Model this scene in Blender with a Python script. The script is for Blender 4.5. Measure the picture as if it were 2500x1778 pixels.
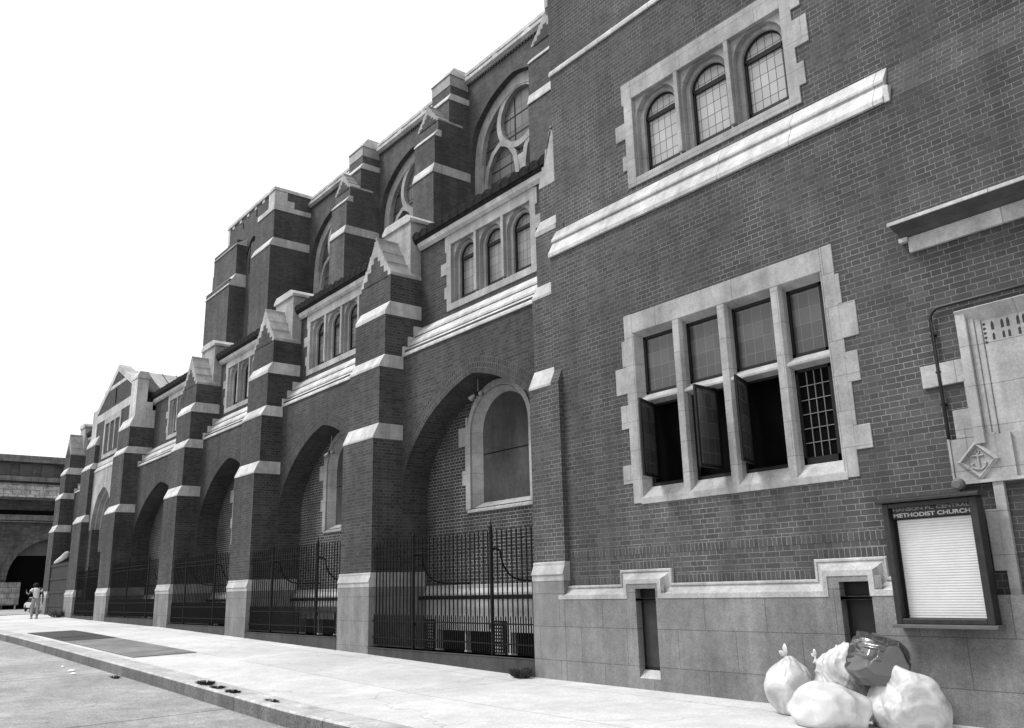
import bpy, bmesh, math, random
from mathutils import Vector, Matrix, noise
for o in list(bpy.data.objects): bpy.data.objects.remove(o)
S = bpy.context.scene; COL = S.collection
R = math.radians
# ---------------------------------------------------------------- camera
cd = bpy.data.cameras.new('camera'); cam = bpy.data.objects.new('camera', cd); COL.objects.link(cam); S.camera = cam
cd.sensor_width = 36.0; cd.lens = 2095.0/2500*36; cd.clip_start = 0.1; cd.clip_end = 3000
yaw, pitch, roll = R(-51.15), R(14.64), R(-1.4294)
fw = Vector((math.sin(yaw)*math.cos(pitch), math.cos(yaw)*math.cos(pitch), math.sin(pitch)))
rt = Vector((math.cos(yaw), -math.sin(yaw), 0)); up = rt.cross(fw)
c_, s_ = math.cos(roll), math.sin(roll)
r2 = c_*rt + s_*up; u2 = -s_*rt + c_*up
cam.matrix_world = Matrix.Translation((0, -9.1, 1.31)) @ Matrix((r2, u2, -fw)).transposed().to_4x4()
# ---------------------------------------------------------------- sky, sun, exposure
SUN_EL, SUN_AZ = R(57), R(222)        # azimuth clockwise from +Y : light from the street side, a little from the left
W = bpy.data.worlds.new('World'); S.world = W; W.use_nodes = True
nt = W.node_tree; nt.nodes.clear()
wo = nt.nodes.new('ShaderNodeOutputWorld'); bg = nt.nodes.new('ShaderNodeBackground'); sky = nt.nodes.new('ShaderNodeTexSky'); bw = nt.nodes.new('ShaderNodeRGBToBW')
sky.sky_type = 'NISHITA'; sky.sun_disc = False; sky.sun_elevation = SUN_EL; sky.sun_rotation = SUN_AZ; sky.air_density = 1.6; sky.dust_density = 5.0
ma = nt.nodes.new('ShaderNodeMath'); ma.operation = 'MULTIPLY_ADD'; ma.inputs[1].default_value = .45; ma.inputs[2].default_value = 4.6   # bright white haze over a plain sky
nt.links.new(sky.outputs[0], bw.inputs[0]); nt.links.new(bw.outputs[0], ma.inputs[0]); nt.links.new(ma.outputs[0], bg.inputs[0]); nt.links.new(bg.outputs[0], wo.inputs[0])
bg.inputs[1].default_value = 0.15
sd = bpy.data.lights.new('sun', 'SUN'); sun = bpy.data.objects.new('sun', sd); COL.objects.link(sun)
sd.energy = 2.4; sd.angle = R(16); sd.color = (1, 1, 1)
sv = Vector((math.sin(SUN_AZ)*math.cos(SUN_EL), math.cos(SUN_AZ)*math.cos(SUN_EL), math.sin(SUN_EL)))
sun.rotation_euler = sv.to_track_quat('Z', 'Y').to_euler(); sun.location = (-10, -30, 30)
S.view_settings.view_transform = 'Standard'; S.view_settings.look = 'None'; S.view_settings.gamma = 1
S.view_settings.exposure = 0.32
S.render.engine = 'CYCLES'; S.cycles.max_bounces = 6
# ---------------------------------------------------------------- helpers
LOC = {}
def wl(o): return LOC.get(o.name, Vector((0, 0, 0)))
def interp(x, xs, ys):
    if x <= xs[0]: return ys[0]
    for i in range(len(xs)-1):
        if x <= xs[i+1]:
            t = (x-xs[i])/(xs[i+1]-xs[i]); return ys[i]*(1-t)+ys[i+1]*t
    return ys[-1]
GX = [-600, -150, -90, -52, -48, -41.7, -36, -28.7, -22.4, -15.9, -10.7, -6.5, 0, 40]
GZ = [-2.0, .21, .36, .62, .65, .54, .46, .375, .243, .105, -.022, -.057, -.13, -.45]
def g(x): return interp(x, GX, GZ)
def G(x, y): return g(x) + .015*(min(y, 0)+.15)
def empty(name, loc, label, cat, group=None, rz=0):
    o = bpy.data.objects.new(name, None); COL.objects.link(o); o.location = loc; o.rotation_euler = (0, 0, rz)
    o.empty_display_size = .2; LOC[o.name] = Vector(loc); tag(o, label, cat, group); return o
def tag(o, label=None, cat=None, group=None, kind=None):
    if label: o['label'] = label
    if cat: o['category'] = cat
    if group: o['group'] = group
    if kind: o['kind'] = kind
    return o
class MB:
    def __init__(s): s.v = []; s.f = []; s.uv = None
    def add(s, vs, fs):
        b = len(s.v); s.v += [tuple(p) for p in vs]; s.f += [tuple(i+b for i in q) for q in fs]; return s
    def box(s, x0, x1, y0, y1, z0, z1):
        return s.add([(x0,y0,z0),(x1,y0,z0),(x1,y1,z0),(x0,y1,z0),(x0,y0,z1),(x1,y0,z1),(x1,y1,z1),(x0,y1,z1)],
                     [(0,3,2,1),(4,5,6,7),(0,1,5,4),(1,2,6,5),(2,3,7,6),(3,0,4,7)])
    def prism(s, poly, ax, a, b):
        n = len(poly)
        def P(p, t): return (t, p[0], p[1]) if ax == 'x' else ((p[0], t, p[1]) if ax == 'y' else (p[0], p[1], t))
        vs = [P(p, a) for p in poly]+[P(p, b) for p in poly]
        return s.add(vs, [tuple(range(n)), tuple(range(2*n-1, n-1, -1))]+[(i, (i+1) % n, n+(i+1) % n, n+i) for i in range(n)])
    def quad(s, *p): return s.add(p, [tuple(range(len(p)))])
    def tube(s, pts, r, n=8, cap=True):
        pts = [Vector(p) for p in pts]; rs = r if isinstance(r, (list, tuple)) else [r]*len(pts)
        vs = []; fs = []; ref = None
        for i, p in enumerate(pts):
            t = (pts[min(i+1, len(pts)-1)]-pts[max(i-1, 0)]).normalized()
            if ref is None: ref = Vector((0, 0, 1)) if abs(t.z) < .9 else Vector((1, 0, 0))
            a = (ref-t*ref.dot(t)).normalized(); b = t.cross(a); ref = a
            vs += [p+(a*math.cos(2*math.pi*k/n)+b*math.sin(2*math.pi*k/n))*rs[i] for k in range(n)]
        for i in range(len(pts)-1):
            fs += [(i*n+k, i*n+(k+1) % n, (i+1)*n+(k+1) % n, (i+1)*n+k) for k in range(n)]
        if cap: fs += [tuple(range(n-1, -1, -1)), tuple(range((len(pts)-1)*n, len(pts)*n))]
        return s.add(vs, fs)
    def lathe(s, prof, c, n=16, axis='z'):
        vs = []; fs = []; m = len(prof)
        for (r, h) in prof:
            for k in range(n):
                a = 2*math.pi*k/n; x, y = r*math.cos(a), r*math.sin(a)
                vs.append((c[0]+x, c[1]+y, c[2]+h) if axis == 'z' else ((c[0]+x, c[1]+h, c[2]+y) if axis == 'y' else (c[0]+h, c[1]+x, c[2]+y)))
        for i in range(m-1): fs += [(i*n+k, i*n+(k+1) % n, (i+1)*n+(k+1) % n, (i+1)*n+k) for k in range(n)]
        fs += [tuple(range(n-1, -1, -1)), tuple(range((m-1)*n, m*n))]
        return s.add(vs, fs)
    def sweep(s, path, prof):
        # path in (x,z), prof list of (d,y): d = distance to the right of travel; mitred
        n = len(path); m = len(prof); vs = []; fs = []
        for i, p in enumerate(path):
            p = Vector(p); d0 = (p-Vector(path[i-1])).normalized() if i > 0 else None
            d1 = (Vector(path[i+1])-p).normalized() if i < n-1 else None
            d0 = d0 or d1; d1 = d1 or d0
            n0 = Vector((d0.y, -d0.x)); n1 = Vector((d1.y, -d1.x)); mt = (n0+n1)
            mt = mt/(1+n0.dot(n1))
            for (d, y) in prof: vs.append((p.x+mt.x*d, y, p.y+mt.y*d))
        for i in range(n-1): fs += [(i*m+k, i*m+(k+1) % m, (i+1)*m+(k+1) % m, (i+1)*m+k) for k in range(m)]
        fs += [tuple(range(m)), tuple(range(n*m-1, (n-1)*m-1, -1))]
        return s.add(vs, fs)
    def build(s, name, mat, parent=None, origin=None, bevel=0, smooth=False, recalc=True, label=None):
        me = bpy.data.meshes.new(name); L = wl(parent) if parent else Vector((0, 0, 0))
        O = Vector(origin) if origin is not None else L
        me.from_pydata([Vector(p)-O for p in s.v], [], s.f)
        if s.uv:
            ul = me.uv_layers.new(name='UVMap')
            for li, l in enumerate(me.loops): ul.data[li].uv = s.uv[l.vertex_index]
        if recalc:
            bm = bmesh.new(); bm.from_mesh(me); bmesh.ops.recalc_face_normals(bm, faces=bm.faces); bm.to_mesh(me); bm.free()
        if smooth: me.polygons.foreach_set('use_smooth', [True]*len(me.polygons))
        me.materials.append(mat)
        o = bpy.data.objects.new(name, me); COL.objects.link(o); LOC[o.name] = O
        if parent: o.parent = parent; o.location = O-L
        else: o.location = O
        if bevel:
            md = o.modifiers.new('bevel', 'BEVEL'); md.width = bevel; md.segments = 2; md.limit_method = 'ANGLE'; md.angle_limit = R(35)
        if label: o['label'] = label
        return o
def wall_holes(b, x0, x1, z0, z1, y, holes, yd):
    """flat wall face with rectangular holes (x0,x1,z0,z1) and reveals back to yd"""
    xs = sorted(set([x0, x1]+[h[0] for h in holes]+[h[1] for h in holes])); zs = sorted(set([z0, z1]+[h[2] for h in holes]+[h[3] for h in holes]))
    for i in range(len(xs)-1):
        for j in range(len(zs)-1):
            cx, cz = (xs[i]+xs[i+1])/2, (zs[j]+zs[j+1])/2
            if any(h[0] < cx < h[1] and h[2] < cz < h[3] for h in holes): continue
            b.quad((xs[i], y, zs[j]), (xs[i+1], y, zs[j]), (xs[i+1], y, zs[j+1]), (xs[i], y, zs[j+1]))
    for h in holes:
        for (p, q) in (((h[0], h[2]), (h[0], h[3])), ((h[1], h[2]), (h[1], h[3])), ((h[0], h[2]), (h[1], h[2])), ((h[0], h[3]), (h[1], h[3]))):
            b.quad((p[0], y, p[1]), (p[0], yd, p[1]), (q[0], yd, q[1]), (q[0], y, q[1]))
# ---------------------------------------------------------------- materials
def newmat(name):
    m = bpy.data.materials.new(name); m.use_nodes = True; t = m.node_tree
    return m, t, t.nodes['Principled BSDF'], lambda ty: t.nodes.new('ShaderNode'+ty), t.links.new
def gray(v): return (v, v, v, 1)
def ramp(N, a, b, va, vb):
    r = N('MapRange'); r.inputs[1].default_value = a; r.inputs[2].default_value = b; r.inputs[3].default_value = va; r.inputs[4].default_value = vb; return r
def noise_node(N, L, scale, detail=4, vec=None, rough=.6):
    n = N('TexNoise'); n.inputs['Scale'].default_value = scale; n.inputs['Detail'].default_value = detail; n.inputs['Roughness'].default_value = rough
    if vec is not None: L(vec, n.inputs['Vector'])
    return n
def mul(N, L, a, b):
    m = N('Math'); m.operation = 'MULTIPLY'
    for i, x in enumerate((a, b)):
        if isinstance(x, (int, float)): m.inputs[i].default_value = x
        else: L(x, m.inputs[i])
    return m.outputs[0]
def planar(N, L):
    """world position turned into wall coordinates (along, up) whichever way the face looks"""
    ge = N('NewGeometry'); sp = N('SeparateXYZ'); L(ge.outputs['Position'], sp.inputs[0]); sn = N('SeparateXYZ'); L(ge.outputs['True Normal'], sn.inputs[0])
    def gt(o, v):
        a = N('Math'); a.operation = 'ABSOLUTE'; L(o, a.inputs[0]); b = N('Math'); b.operation = 'GREATER_THAN'; L(a.outputs[0], b.inputs[0]); b.inputs[1].default_value = v; return b.outputs[0]
    gxx = gt(sn.outputs[0], .72); gzz = gt(sn.outputs[2], .8)
    def mix(f, a, b):
        m = N('Mix'); m.data_type = 'FLOAT'; L(f, m.inputs[0]); L(a, m.inputs[2]); L(b, m.inputs[3]); return m.outputs[0]
    u = mix(gxx, sp.outputs[0], sp.outputs[1]); v = mix(gzz, sp.outputs[2], sp.outputs[1])
    cb = N('CombineXYZ'); L(u, cb.inputs[0]); L(v, cb.inputs[1])
    return cb.outputs[0], ge.outputs['Position']
def brick_mat(name, c1, c2, mort, bw_=.1105, rh=.0667, ms=.0055, squash=2.0, uv=False, off=.25, soot=(.62, 1.22)):
    m, t, b, N, L = newmat(name)
    if uv:
        tc = N('TexCoord'); vec = tc.outputs['UV']; pos = N('NewGeometry').outputs['Position']
    else: vec, pos = planar(N, L)
    # slightly uneven courses
    nw = noise_node(N, L, 3.0, 2, pos); ad = N('VectorMath'); ad.operation = 'MULTIPLY_ADD'; L(nw.outputs['Color'], ad.inputs[0]); ad.inputs[1].default_value = (.006, .006, 0); L(vec, ad.inputs[2])
    br = N('TexBrick'); L(ad.outputs[0], br.inputs['Vector']); br.offset = off; br.offset_frequency = 2; br.squash = squash; br.squash_frequency = 2
    for k, v in (('Scale', 1), ('Mortar Size', ms), ('Mortar Smooth', .25), ('Bias', -.1), ('Brick Width', bw_), ('Row Height', rh)): br.inputs[k].default_value = v
    br.inputs['Color1'].default_value = gray(c1*.92); br.inputs['Color2'].default_value = gray(c2*1.04)
    mv = noise_node(N, L, 1.7, 5, pos); mr = ramp(N, .35, .65, mort*.55, mort*1.25); L(mv.outputs[0], mr.inputs[0]); L(mr.outputs[0], br.inputs['Mortar'])
    big = noise_node(N, L, .35, 6, pos); st = N('Mapping'); L(pos, st.inputs[0]); st.inputs['Scale'].default_value = (2.2, 2.2, .16); stk = noise_node(N, L, 1.0, 5, st.outputs[0])
    fine = noise_node(N, L, 55, 3, pos)
    r1 = ramp(N, .3, .7, soot[0], soot[1]); L(big.outputs[0], r1.inputs[0]); r2_ = ramp(N, .3, .7, .76, 1.16); L(stk.outputs[0], r2_.inputs[0]); r3 = ramp(N, .3, .7, .76, 1.26); L(fine.outputs[0], r3.inputs[0])
    f = mul(N, L, mul(N, L, r1.outputs[0], r2_.outputs[0]), r3.outputs[0])
    mx = N('Mix'); mx.data_type = 'RGBA'; mx.blend_type = 'MULTIPLY'; mx.inputs[0].default_value = 1; L(br.outputs['Color'], mx.inputs[6]); L(f, mx.inputs[7])
    bl = noise_node(N, L, .8, 7, pos, .7); br_ = ramp(N, .60, .74, 0, .45); br_.clamp = True; L(bl.outputs[0], br_.inputs[0])   # lime bloom
    mb = N('Mix'); mb.data_type = 'RGBA'; L(br_.outputs[0], mb.inputs[0]); L(mx.outputs[2], mb.inputs[6]); mb.inputs[7].default_value = gray((c1+c2)*1.1); L(mb.outputs[2], b.inputs['Base Color'])
    b.inputs['Roughness'].default_value = .88; b.inputs['Specular IOR Level'].default_value = .25
    bp = N('Bump'); bp.inputs['Strength'].default_value = .5; bp.inputs['Distance'].default_value = .006; iv = N('Math'); iv.operation = 'SUBTRACT'; iv.inputs[0].default_value = 1; L(br.outputs['Fac'], iv.inputs[1]); L(iv.outputs[0], bp.inputs['Height']); L(bp.outputs[0], b.inputs['Normal'])
    return m
def stone_mat(name, v, joints=None, jv=.5, var=(.70, 1.16), speck=0, rough=.85, fine_s=40, streak=.24):
    m, t, b, N, L = newmat(name); vec, pos = planar(N, L)
    big = noise_node(N, L, 1.1, 6, pos); st = N('Mapping'); L(pos, st.inputs[0]); st.inputs['Scale'].default_value = (3, 3, .35); stk = noise_node(N, L, 1.3, 5, st.outputs[0]); fine = noise_node(N, L, fine_s, 4, pos)
    r1 = ramp(N, .3, .7, *var); L(big.outputs[0], r1.inputs[0]); r2_ = ramp(N, .3, .7, 1-streak, 1+streak*.7); L(stk.outputs[0], r2_.inputs[0]); r3 = ramp(N, .3, .7, 1-.16-speck, 1+.1+speck); L(fine.outputs[0], r3.inputs[0])
    md = noise_node(N, L, 7, 5, pos, .7); r4 = ramp(N, .3, .7, .84, 1.12); L(md.outputs[0], r4.inputs[0])
    f = mul(N, L, mul(N, L, mul(N, L, mul(N, L, r1.outputs[0], r2_.outputs[0]), r3.outputs[0]), r4.outputs[0]), v)
    if joints:
        br = N('TexBrick'); mp = N('Mapping'); L(vec, mp.inputs[0]); mp.inputs['Location'].default_value = (joints[3], joints[2], 0); L(mp.outputs[0], br.inputs['Vector']); br.offset = .5; br.squash = 1
        for k, w in (('Scale', 1), ('Mortar Size', joints[4] if len(joints) > 4 else .005), ('Mortar Smooth', .3), ('Bias', 0), ('Brick Width', joints[0]), ('Row Height', joints[1])): br.inputs[k].default_value = w
        br.inputs['Color1'].default_value = gray(.93); br.inputs['Color2'].default_value = gray(1.05); br.inputs['Mortar'].default_value = gray(jv)
        f = mul(N, L, f, br.outputs['Color'])
    cc = N('CombineColor')
    for i in range(3): L(f, cc.inputs[i])
    L(cc.outputs[0], b.inputs['Base Color']); b.inputs['Roughness'].default_value = rough; b.inputs['Specular IOR Level'].default_value = .25
    bp = N('Bump'); bp.inputs['Strength'].default_value = .25; bp.inputs['Distance'].default_value = .01; L(fine.outputs[0], bp.inputs['Height']); L(bp.outputs[0], b.inputs['Normal'])
    return m
def plain_mat(name, v, rough=.6, var=.15, scale=8, spec=.4, metal=0):
    m, t, b, N, L = newmat(name); ge = N('NewGeometry'); n = noise_node(N, L, scale, 5, ge.outputs['Position'])
    r = ramp(N, .3, .7, v*(1-var), v*(1+var)); L(n.outputs[0], r.inputs[0]); cc = N('CombineColor')
    for i in range(3): L(r.outputs[0], cc.inputs[i])
    L(cc.outputs[0], b.inputs['Base Color']); b.inputs['Roughness'].default_value = rough; b.inputs['Specular IOR Level'].default_value = spec; b.inputs['Metallic'].default_value = metal
    return m
def leaded_mat(name, v, line, gx=.11, gz=.19, lw=.006, rough=.18, var=.35):
    m, t, b, N, L = newmat(name); tc = N('TexCoord'); sp = N('SeparateXYZ'); L(tc.outputs['Object'], sp.inputs[0]); cb = N('CombineXYZ'); L(sp.outputs[0], cb.inputs[0]); L(sp.outputs[2], cb.inputs[1])
    nw = noise_node(N, L, 4.0, 2, tc.outputs['Object']); ad = N('VectorMath'); ad.operation = 'MULTIPLY_ADD'; L(nw.outputs['Color'], ad.inputs[0]); ad.inputs[1].default_value = (.012, .012, 0); L(cb.outputs[0], ad.inputs[2])
    br = N('TexBrick'); L(ad.outputs[0], br.inputs['Vector']); br.offset = 0; br.squash = 1
    for k, w in (('Scale', 1), ('Mortar Size', lw), ('Mortar Smooth', .1), ('Bias', 0), ('Brick Width', gx), ('Row Height', gz)): br.inputs[k].default_value = w
    br.inputs['Color1'].default_value = gray(v*(1-var)); br.inputs['Color2'].default_value = gray(v*(1+var)); br.inputs['Mortar'].default_value = gray(line)
    L(br.outputs['Color'], b.inputs['Base Color']); b.inputs['Roughness'].default_value = rough; b.inputs['Specular IOR Level'].default_value = .5
    bp = N('Bump'); bp.inputs['Strength'].default_value = .25; bp.inputs['Distance'].default_value = .02; L(nw.outputs[0], bp.inputs['Height']); L(bp.outputs[0], b.inputs['Normal'])
    return m
M = {}
M['brick'] = brick_mat('dark_brick', .040, .064, .115, ms=.0042)
M['brick_wing'] = brick_mat('wing_brick', .058, .078, .19, ms=.0040)
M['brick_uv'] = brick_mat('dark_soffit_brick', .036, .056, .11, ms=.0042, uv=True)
M['brick_far'] = brick_mat('dark_brick_clerestory', .068, .098, .14, ms=.0042)  # paler copy of the church brick, high-up haze put into its colour
M['brick_niche'] = brick_mat('dark_brick_pale_joints', .034, .052, .25, ms=.0062)
M['ring'] = brick_mat('arch_brick', .036, .056, .13, ms=.0042, bw_=.0667, rh=.111, squash=1, uv=True, off=.5)
M['rowlock'] = brick_mat('rowlock_brick', .054, .082, .19, bw_=.0667, rh=.108, ms=.0048, squash=1, uv=True, off=0)
M['stone'] = stone_mat('limestone', .50, joints=(1.15, 50, 25.0, .3, .006), jv=.5)
M['stone_q'] = stone_mat('limestone_dressings', .36, joints=(1.35, .42, .17, .5, .005), jv=.6)
M['granite'] = stone_mat('granite_ashlar', .21, joints=(.92, .482, .23, .45, .006), jv=.55, speck=.12, fine_s=70)
M['granite_cap'] = stone_mat('granite_moulding', .40, speck=.08, fine_s=60)
M['plinth'] = stone_mat('weathered_plinth_stone', .06, speck=.1)
M['iron'] = plain_mat('black_iron', .006, .75, .4, 20, spec=.15)
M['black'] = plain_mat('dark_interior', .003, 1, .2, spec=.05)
M['tile'] = plain_mat('dark_roof_tile', .014, .9, .6, 9, spec=.2)
M['tin'] = stone_mat('pale_tin_roof', .42, var=(.8, 1.1), rough=.5)
M['board'] = stone_mat('weathered_plywood', .062, var=(.6, 1.3), streak=.25, fine_s=18)
M['frame'] = plain_mat('dark_window_frame', .008, .6, .3, spec=.25)
M['lead_pale'] = leaded_mat('pale_leaded_glass', .36, .05, gx=.125, gz=.19, var=.13)
M['lead_mid'] = leaded_mat('dusty_leaded_glass', .065, .12, gx=.145, gz=.20, lw=.0035, var=.24)
M['lead_church'] = leaded_mat('church_leaded_glass', .17, .04, gx=.125, gz=.2, var=.18)
M['lead_big'] = leaded_mat('clerestory_glass', .10, .025, gx=.62, gz=.75, lw=.02, rough=.35)
M['glass_dark'] = leaded_mat('dark_window_glass', .02, .22, gx=.147, gz=.2, lw=.009, rough=.12)
M['came'] = plain_mat('pale_glazing_bars', .15, .5, .15)
# ---------------------------------------------------------------- ground
def sheet(name, xs, ys, zf, mat, kind='structure', thick=0):
    b = MB(); n = len(ys)
    b.v = [(x, y, zf(x, y)) for x in xs for y in ys]
    b.f = [(i*n+j, (i+1)*n+j, (i+1)*n+j+1, i*n+j+1) for i in range(len(xs)-1) for j in range(n-1)]
    o = b.build(name, mat); o['kind'] = kind; return o
def frange(a, b, n): return [a+(b-a)*i/n for i in range(n+1)]
def paving(name, v, jx, jy, jv, big=.12, offx=0, offy=0, lw=.01, cracks=0.0, speck=.1):
    m, t, b, N, L = newmat(name); ge = N('NewGeometry'); pos = ge.outputs['Position']
    mp = N('Mapping'); L(pos, mp.inputs[0]); mp.inputs['Location'].default_value = (offx, offy, 0)
    br = N('TexBrick'); L(mp.outputs[0], br.inputs['Vector']); br.offset = 0; br.squash = 1
    for k, w in (('Scale', 1), ('Mortar Size', lw), ('Mortar Smooth', .4), ('Bias', 0), ('Brick Width', jx), ('Row Height', jy)): br.inputs[k].default_value = w
    br.inputs['Color1'].default_value = gray(.94); br.inputs['Color2'].default_value = gray(1.04); br.inputs['Mortar'].default_value = gray(jv)
    b1 = noise_node(N, L, .5, 6, pos); b2 = noise_node(N, L, 3.5, 6, pos); b3 = noise_node(N, L, 60, 3, pos)
    r1 = ramp(N, .3, .7, 1-big, 1+big); L(b1.outputs[0], r1.inputs[0]); r2_ = ramp(N, .3, .7, 1-big*.7, 1+big*.5); L(b2.outputs[0], r2_.inputs[0]); r3 = ramp(N, .3, .7, 1-speck, 1+speck); L(b3.outputs[0], r3.inputs[0])
    b4 = noise_node(N, L, 22, 4, pos, .75); r4 = ramp(N, .3, .7, 1-speck*.8, 1+speck*.6); L(b4.outputs[0], r4.inputs[0])
    f = mul(N, L, mul(N, L, mul(N, L, mul(N, L, r1.outputs[0], r2_.outputs[0]), r3.outputs[0]), r4.outputs[0]), mul(N, L, br.outputs['Color'], v))
    # small dark spots: old chewing gum and oil
    vo = N('TexVoronoi'); vo.inputs['Scale'].default_value = 1.6; L(pos, vo.inputs['Vector']); sp = ramp(N, .03, .06, 1-cracks, 1); L(vo.outputs['Distance'], sp.inputs[0]); f = mul(N, L, f, sp.outputs[0])
    wv = noise_node(N, L, .9, 3, pos); wd_ = N('VectorMath'); wd_.operation = 'MULTIPLY_ADD'; L(wv.outputs['Color'], wd_.inputs[0]); wd_.inputs[1].default_value = (1.2, 1.2, 0); L(pos, wd_.inputs[2])
    v2 = N('TexVoronoi'); v2.feature = 'DISTANCE_TO_EDGE'; v2.inputs['Scale'].default_value = .22; L(wd_.outputs[0], v2.inputs['Vector']); cr = ramp(N, .0012, .0035, .76, 1); L(v2.outputs['Distance'], cr.inputs[0]); f = mul(N, L, f, cr.outputs[0])   # wandering cracks
    cc = N('CombineColor')
    for i in range(3): L(f, cc.inputs[i])
    L(cc.outputs[0], b.inputs['Base Color']); b.inputs['Roughness'].default_value = .9; b.inputs['Specular IOR Level'].default_value = .2
    bp = N('Bump'); bp.inputs['Strength'].default_value = .2; bp.inputs['Distance'].default_value = .01; L(b3.outputs[0], bp.inputs['Height']); L(bp.outputs[0], b.inputs['Normal'])
    return m
M['walk'] = paving('sidewalk_concrete', .50, 8.4, 1.75, .62, big=.16, offx=2.3, offy=.62, lw=.014, cracks=.45, speck=.16)
M['road'] = paving('street_asphalt', .27, 6.2, 40, .5, big=.3, offx=.2, offy=0, lw=.035, cracks=.5, speck=.4)
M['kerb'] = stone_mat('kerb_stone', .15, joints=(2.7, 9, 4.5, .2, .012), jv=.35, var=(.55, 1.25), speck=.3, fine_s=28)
KY = -4.25
wx = sorted(set(frange(-49, 40, 60)+[x for x in GX if -49 < x < 40]))
sheet('sidewalk', wx, [-3.86, -2.5, -1.2, -.15, 0, 1.4], G, M['walk'])
kb = MB()
prof = [(KY, -.4), (KY, -.02), (KY+.02, .004), (-3.84, .004), (-3.84, -.4)]
m_ = len(prof)
for x in wx:
    for (y, z) in prof: kb.v.append((x, y, G(x, y)+z))
for i in range(len(wx)-1): kb.f += [(i*m_+k, i*m_+(k+1) % m_, (i+1)*m_+(k+1) % m_, (i+1)*m_+k) for k in range(m_)]
kb.f += [tuple(range(m_)), tuple(range(len(wx)*m_-1, (len(wx)-1)*m_-1, -1))]
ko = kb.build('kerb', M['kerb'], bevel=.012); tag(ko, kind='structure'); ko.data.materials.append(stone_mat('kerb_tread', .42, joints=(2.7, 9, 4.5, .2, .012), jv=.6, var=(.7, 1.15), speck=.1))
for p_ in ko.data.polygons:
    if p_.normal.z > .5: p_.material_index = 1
ke = MB(); ke.box(-49.3, -49.003, -3.9, 30, .3, .653); tag(ke.build('corner_kerb', M['kerb'], bevel=.015), kind='structure')
def roadz(x, y): return G(x, KY)-.195-.012*max(0, min(6, KY-y)) if x > -50 else g(x)-.14
rx = sorted(set(frange(-49.3, 40, 60))); sheet('road', rx, [-40, -18, -10, -6, KY+.05], roadz, M['road'])
sheet('cross_street', [-600, -300, -150, -90, -70, -52, -49.3], [-60, -20, -4.2, 0, 8, 20, 80], lambda x, y: g(x)-.14, M['road'])
M['terrain'] = plain_mat('bare_ground', .2, .95, .2, .3)
sheet('ground', [-1500, -600, -150, -60, 0, 60, 500], [-600, -100, -40, 0, 40, 100, 900], lambda x, y: g(x)-1.2, M['terrain'])
# ---------------------------------------------------------------- the church
church = empty('church', (-29, 1, .4), 'long dark brick gothic church with pale stone bands, buttressed arched bays and clerestory', 'church')
PROF = dict(base=-.15, s1=-.108, s2=.02, s3=.145, s4=.268)
AP = [(1, 2.9), (.99, 3.5), (.92, 4.0), (.775, 4.45), (.575, 4.87), (.315, 5.22), (.12, 5.39), (0, 5.45)]
def arch_pts(ap, c, a, dz=0, n=4):
    """smooth left-to-right arch from half profile (fraction, z)"""
    half = []
    P_ = [ap[0]]+ap+[ap[-1]]
    for i in range(1, len(P_)-2):
        p0, p1, p2, p3 = [Vector(q) for q in P_[i-1:i+3]]
        if i == 1: p0 = p1-(p2-p1)
        if i == len(P_)-3: p3 = p2+(p2-p1)
        for k in range(n):
            t = k/n; q = .5*((2*p1)+(p2-p0)*t+(2*p0-5*p1+4*p2-p3)*t*t+(3*p1-p0-3*p2+p3)*t**3); half.append((q.x, q.y))
    half.append(tuple(ap[-1]))
    L_ = [(c-a*x, z+dz) for x, z in half]; Rr = [(c+a*x, z+dz) for x, z in half]
    return L_+Rr[::-1][1:]
def pier(xL, xR, zg, caps=None, top=True, s=PROF, wide_base=True, parent=church, yb=1.3, capback=(.655, .655, 1.14), xr_caps=None, mat='brick'):
    d = .003; body = MB()
    c1, c2, c3 = caps or ((4.48, 4.52, 4.82), (6.08, 6.13, 6.37), (7.30, 7.39, 7.63))
    body.prism([(s['s1'], 1.69), (s['s1'], c1[0]+.05), (s['s2'], c1[2]), (s['s2'], c2[0]+.05), (s['s3'], c2[2]), (s['s3'], c3[0]+.05), (s['s4'], c3[2]), (s['s4'], 8.32), (yb, 8.32), (yb, 1.69)], 'x', xL, xR)
    o = body.build('buttress', M[mat], parent)
    gb = MB(); gb.box(xL-.01, xR+.002, s['base'], yb-.03, zg-.4, 1.40); gb.build('granite_base', M['granite'], o, bevel=.008)
    cb = MB(); b0 = s['base']; cb.prism([(b0-.004, 1.402), (b0-.004, 1.492), (b0-.02, 1.495), (b0-.02, 1.51), (s['s1']-.02, 1.635), (s['s1']-.022, 1.675), (s['s1']-.01, 1.692), (yb-.06, 1.692), (yb-.06, 1.402)], 'x', xL-.012, xR+.004); cb.build('base_moulding', M['granite_cap'], o, bevel=.004)
    st = [s['s1'], s['s2'], s['s3'], s['s4']]
    for i, (za, zb, zc) in enumerate((c1, c2, c3)):
        q = MB(); q.prism([(st[i]-.012, za), (st[i]-.014, zb), (st[i+1]-.004, zc), (capback[i], zc), (capback[i], za)], 'x', xL-.004, (xr_caps or xR)+.004)
        q.build('cap_stone', M['stone'], o, bevel=.008)
    if top:
        gablet('gablet', o, (xL+xR)/2, (xR-xL)/2, 8.29, 9.37, s['s4']-.008, 1.15, brick=xL < -12)
        q = MB(); X0, X1 = xL+.08, xR-.07
        q.box(X0, X1, .83, 1.6, 8.34, 9.79); q.build('pinnacle_block', M['stone_q'], o, bevel=.01)
        q = MB(); q.prism([(X0-.05, 9.70+.02), (X0-.05, 9.80), (X0+.12, 9.93), (X1-.1, 9.93), (X1+.05, 9.80), (X1+.05, 9.72)], 'y', .78, 1.64); q.build('coping_stone', M['stone'], o, bevel=.01)
    return o
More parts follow.
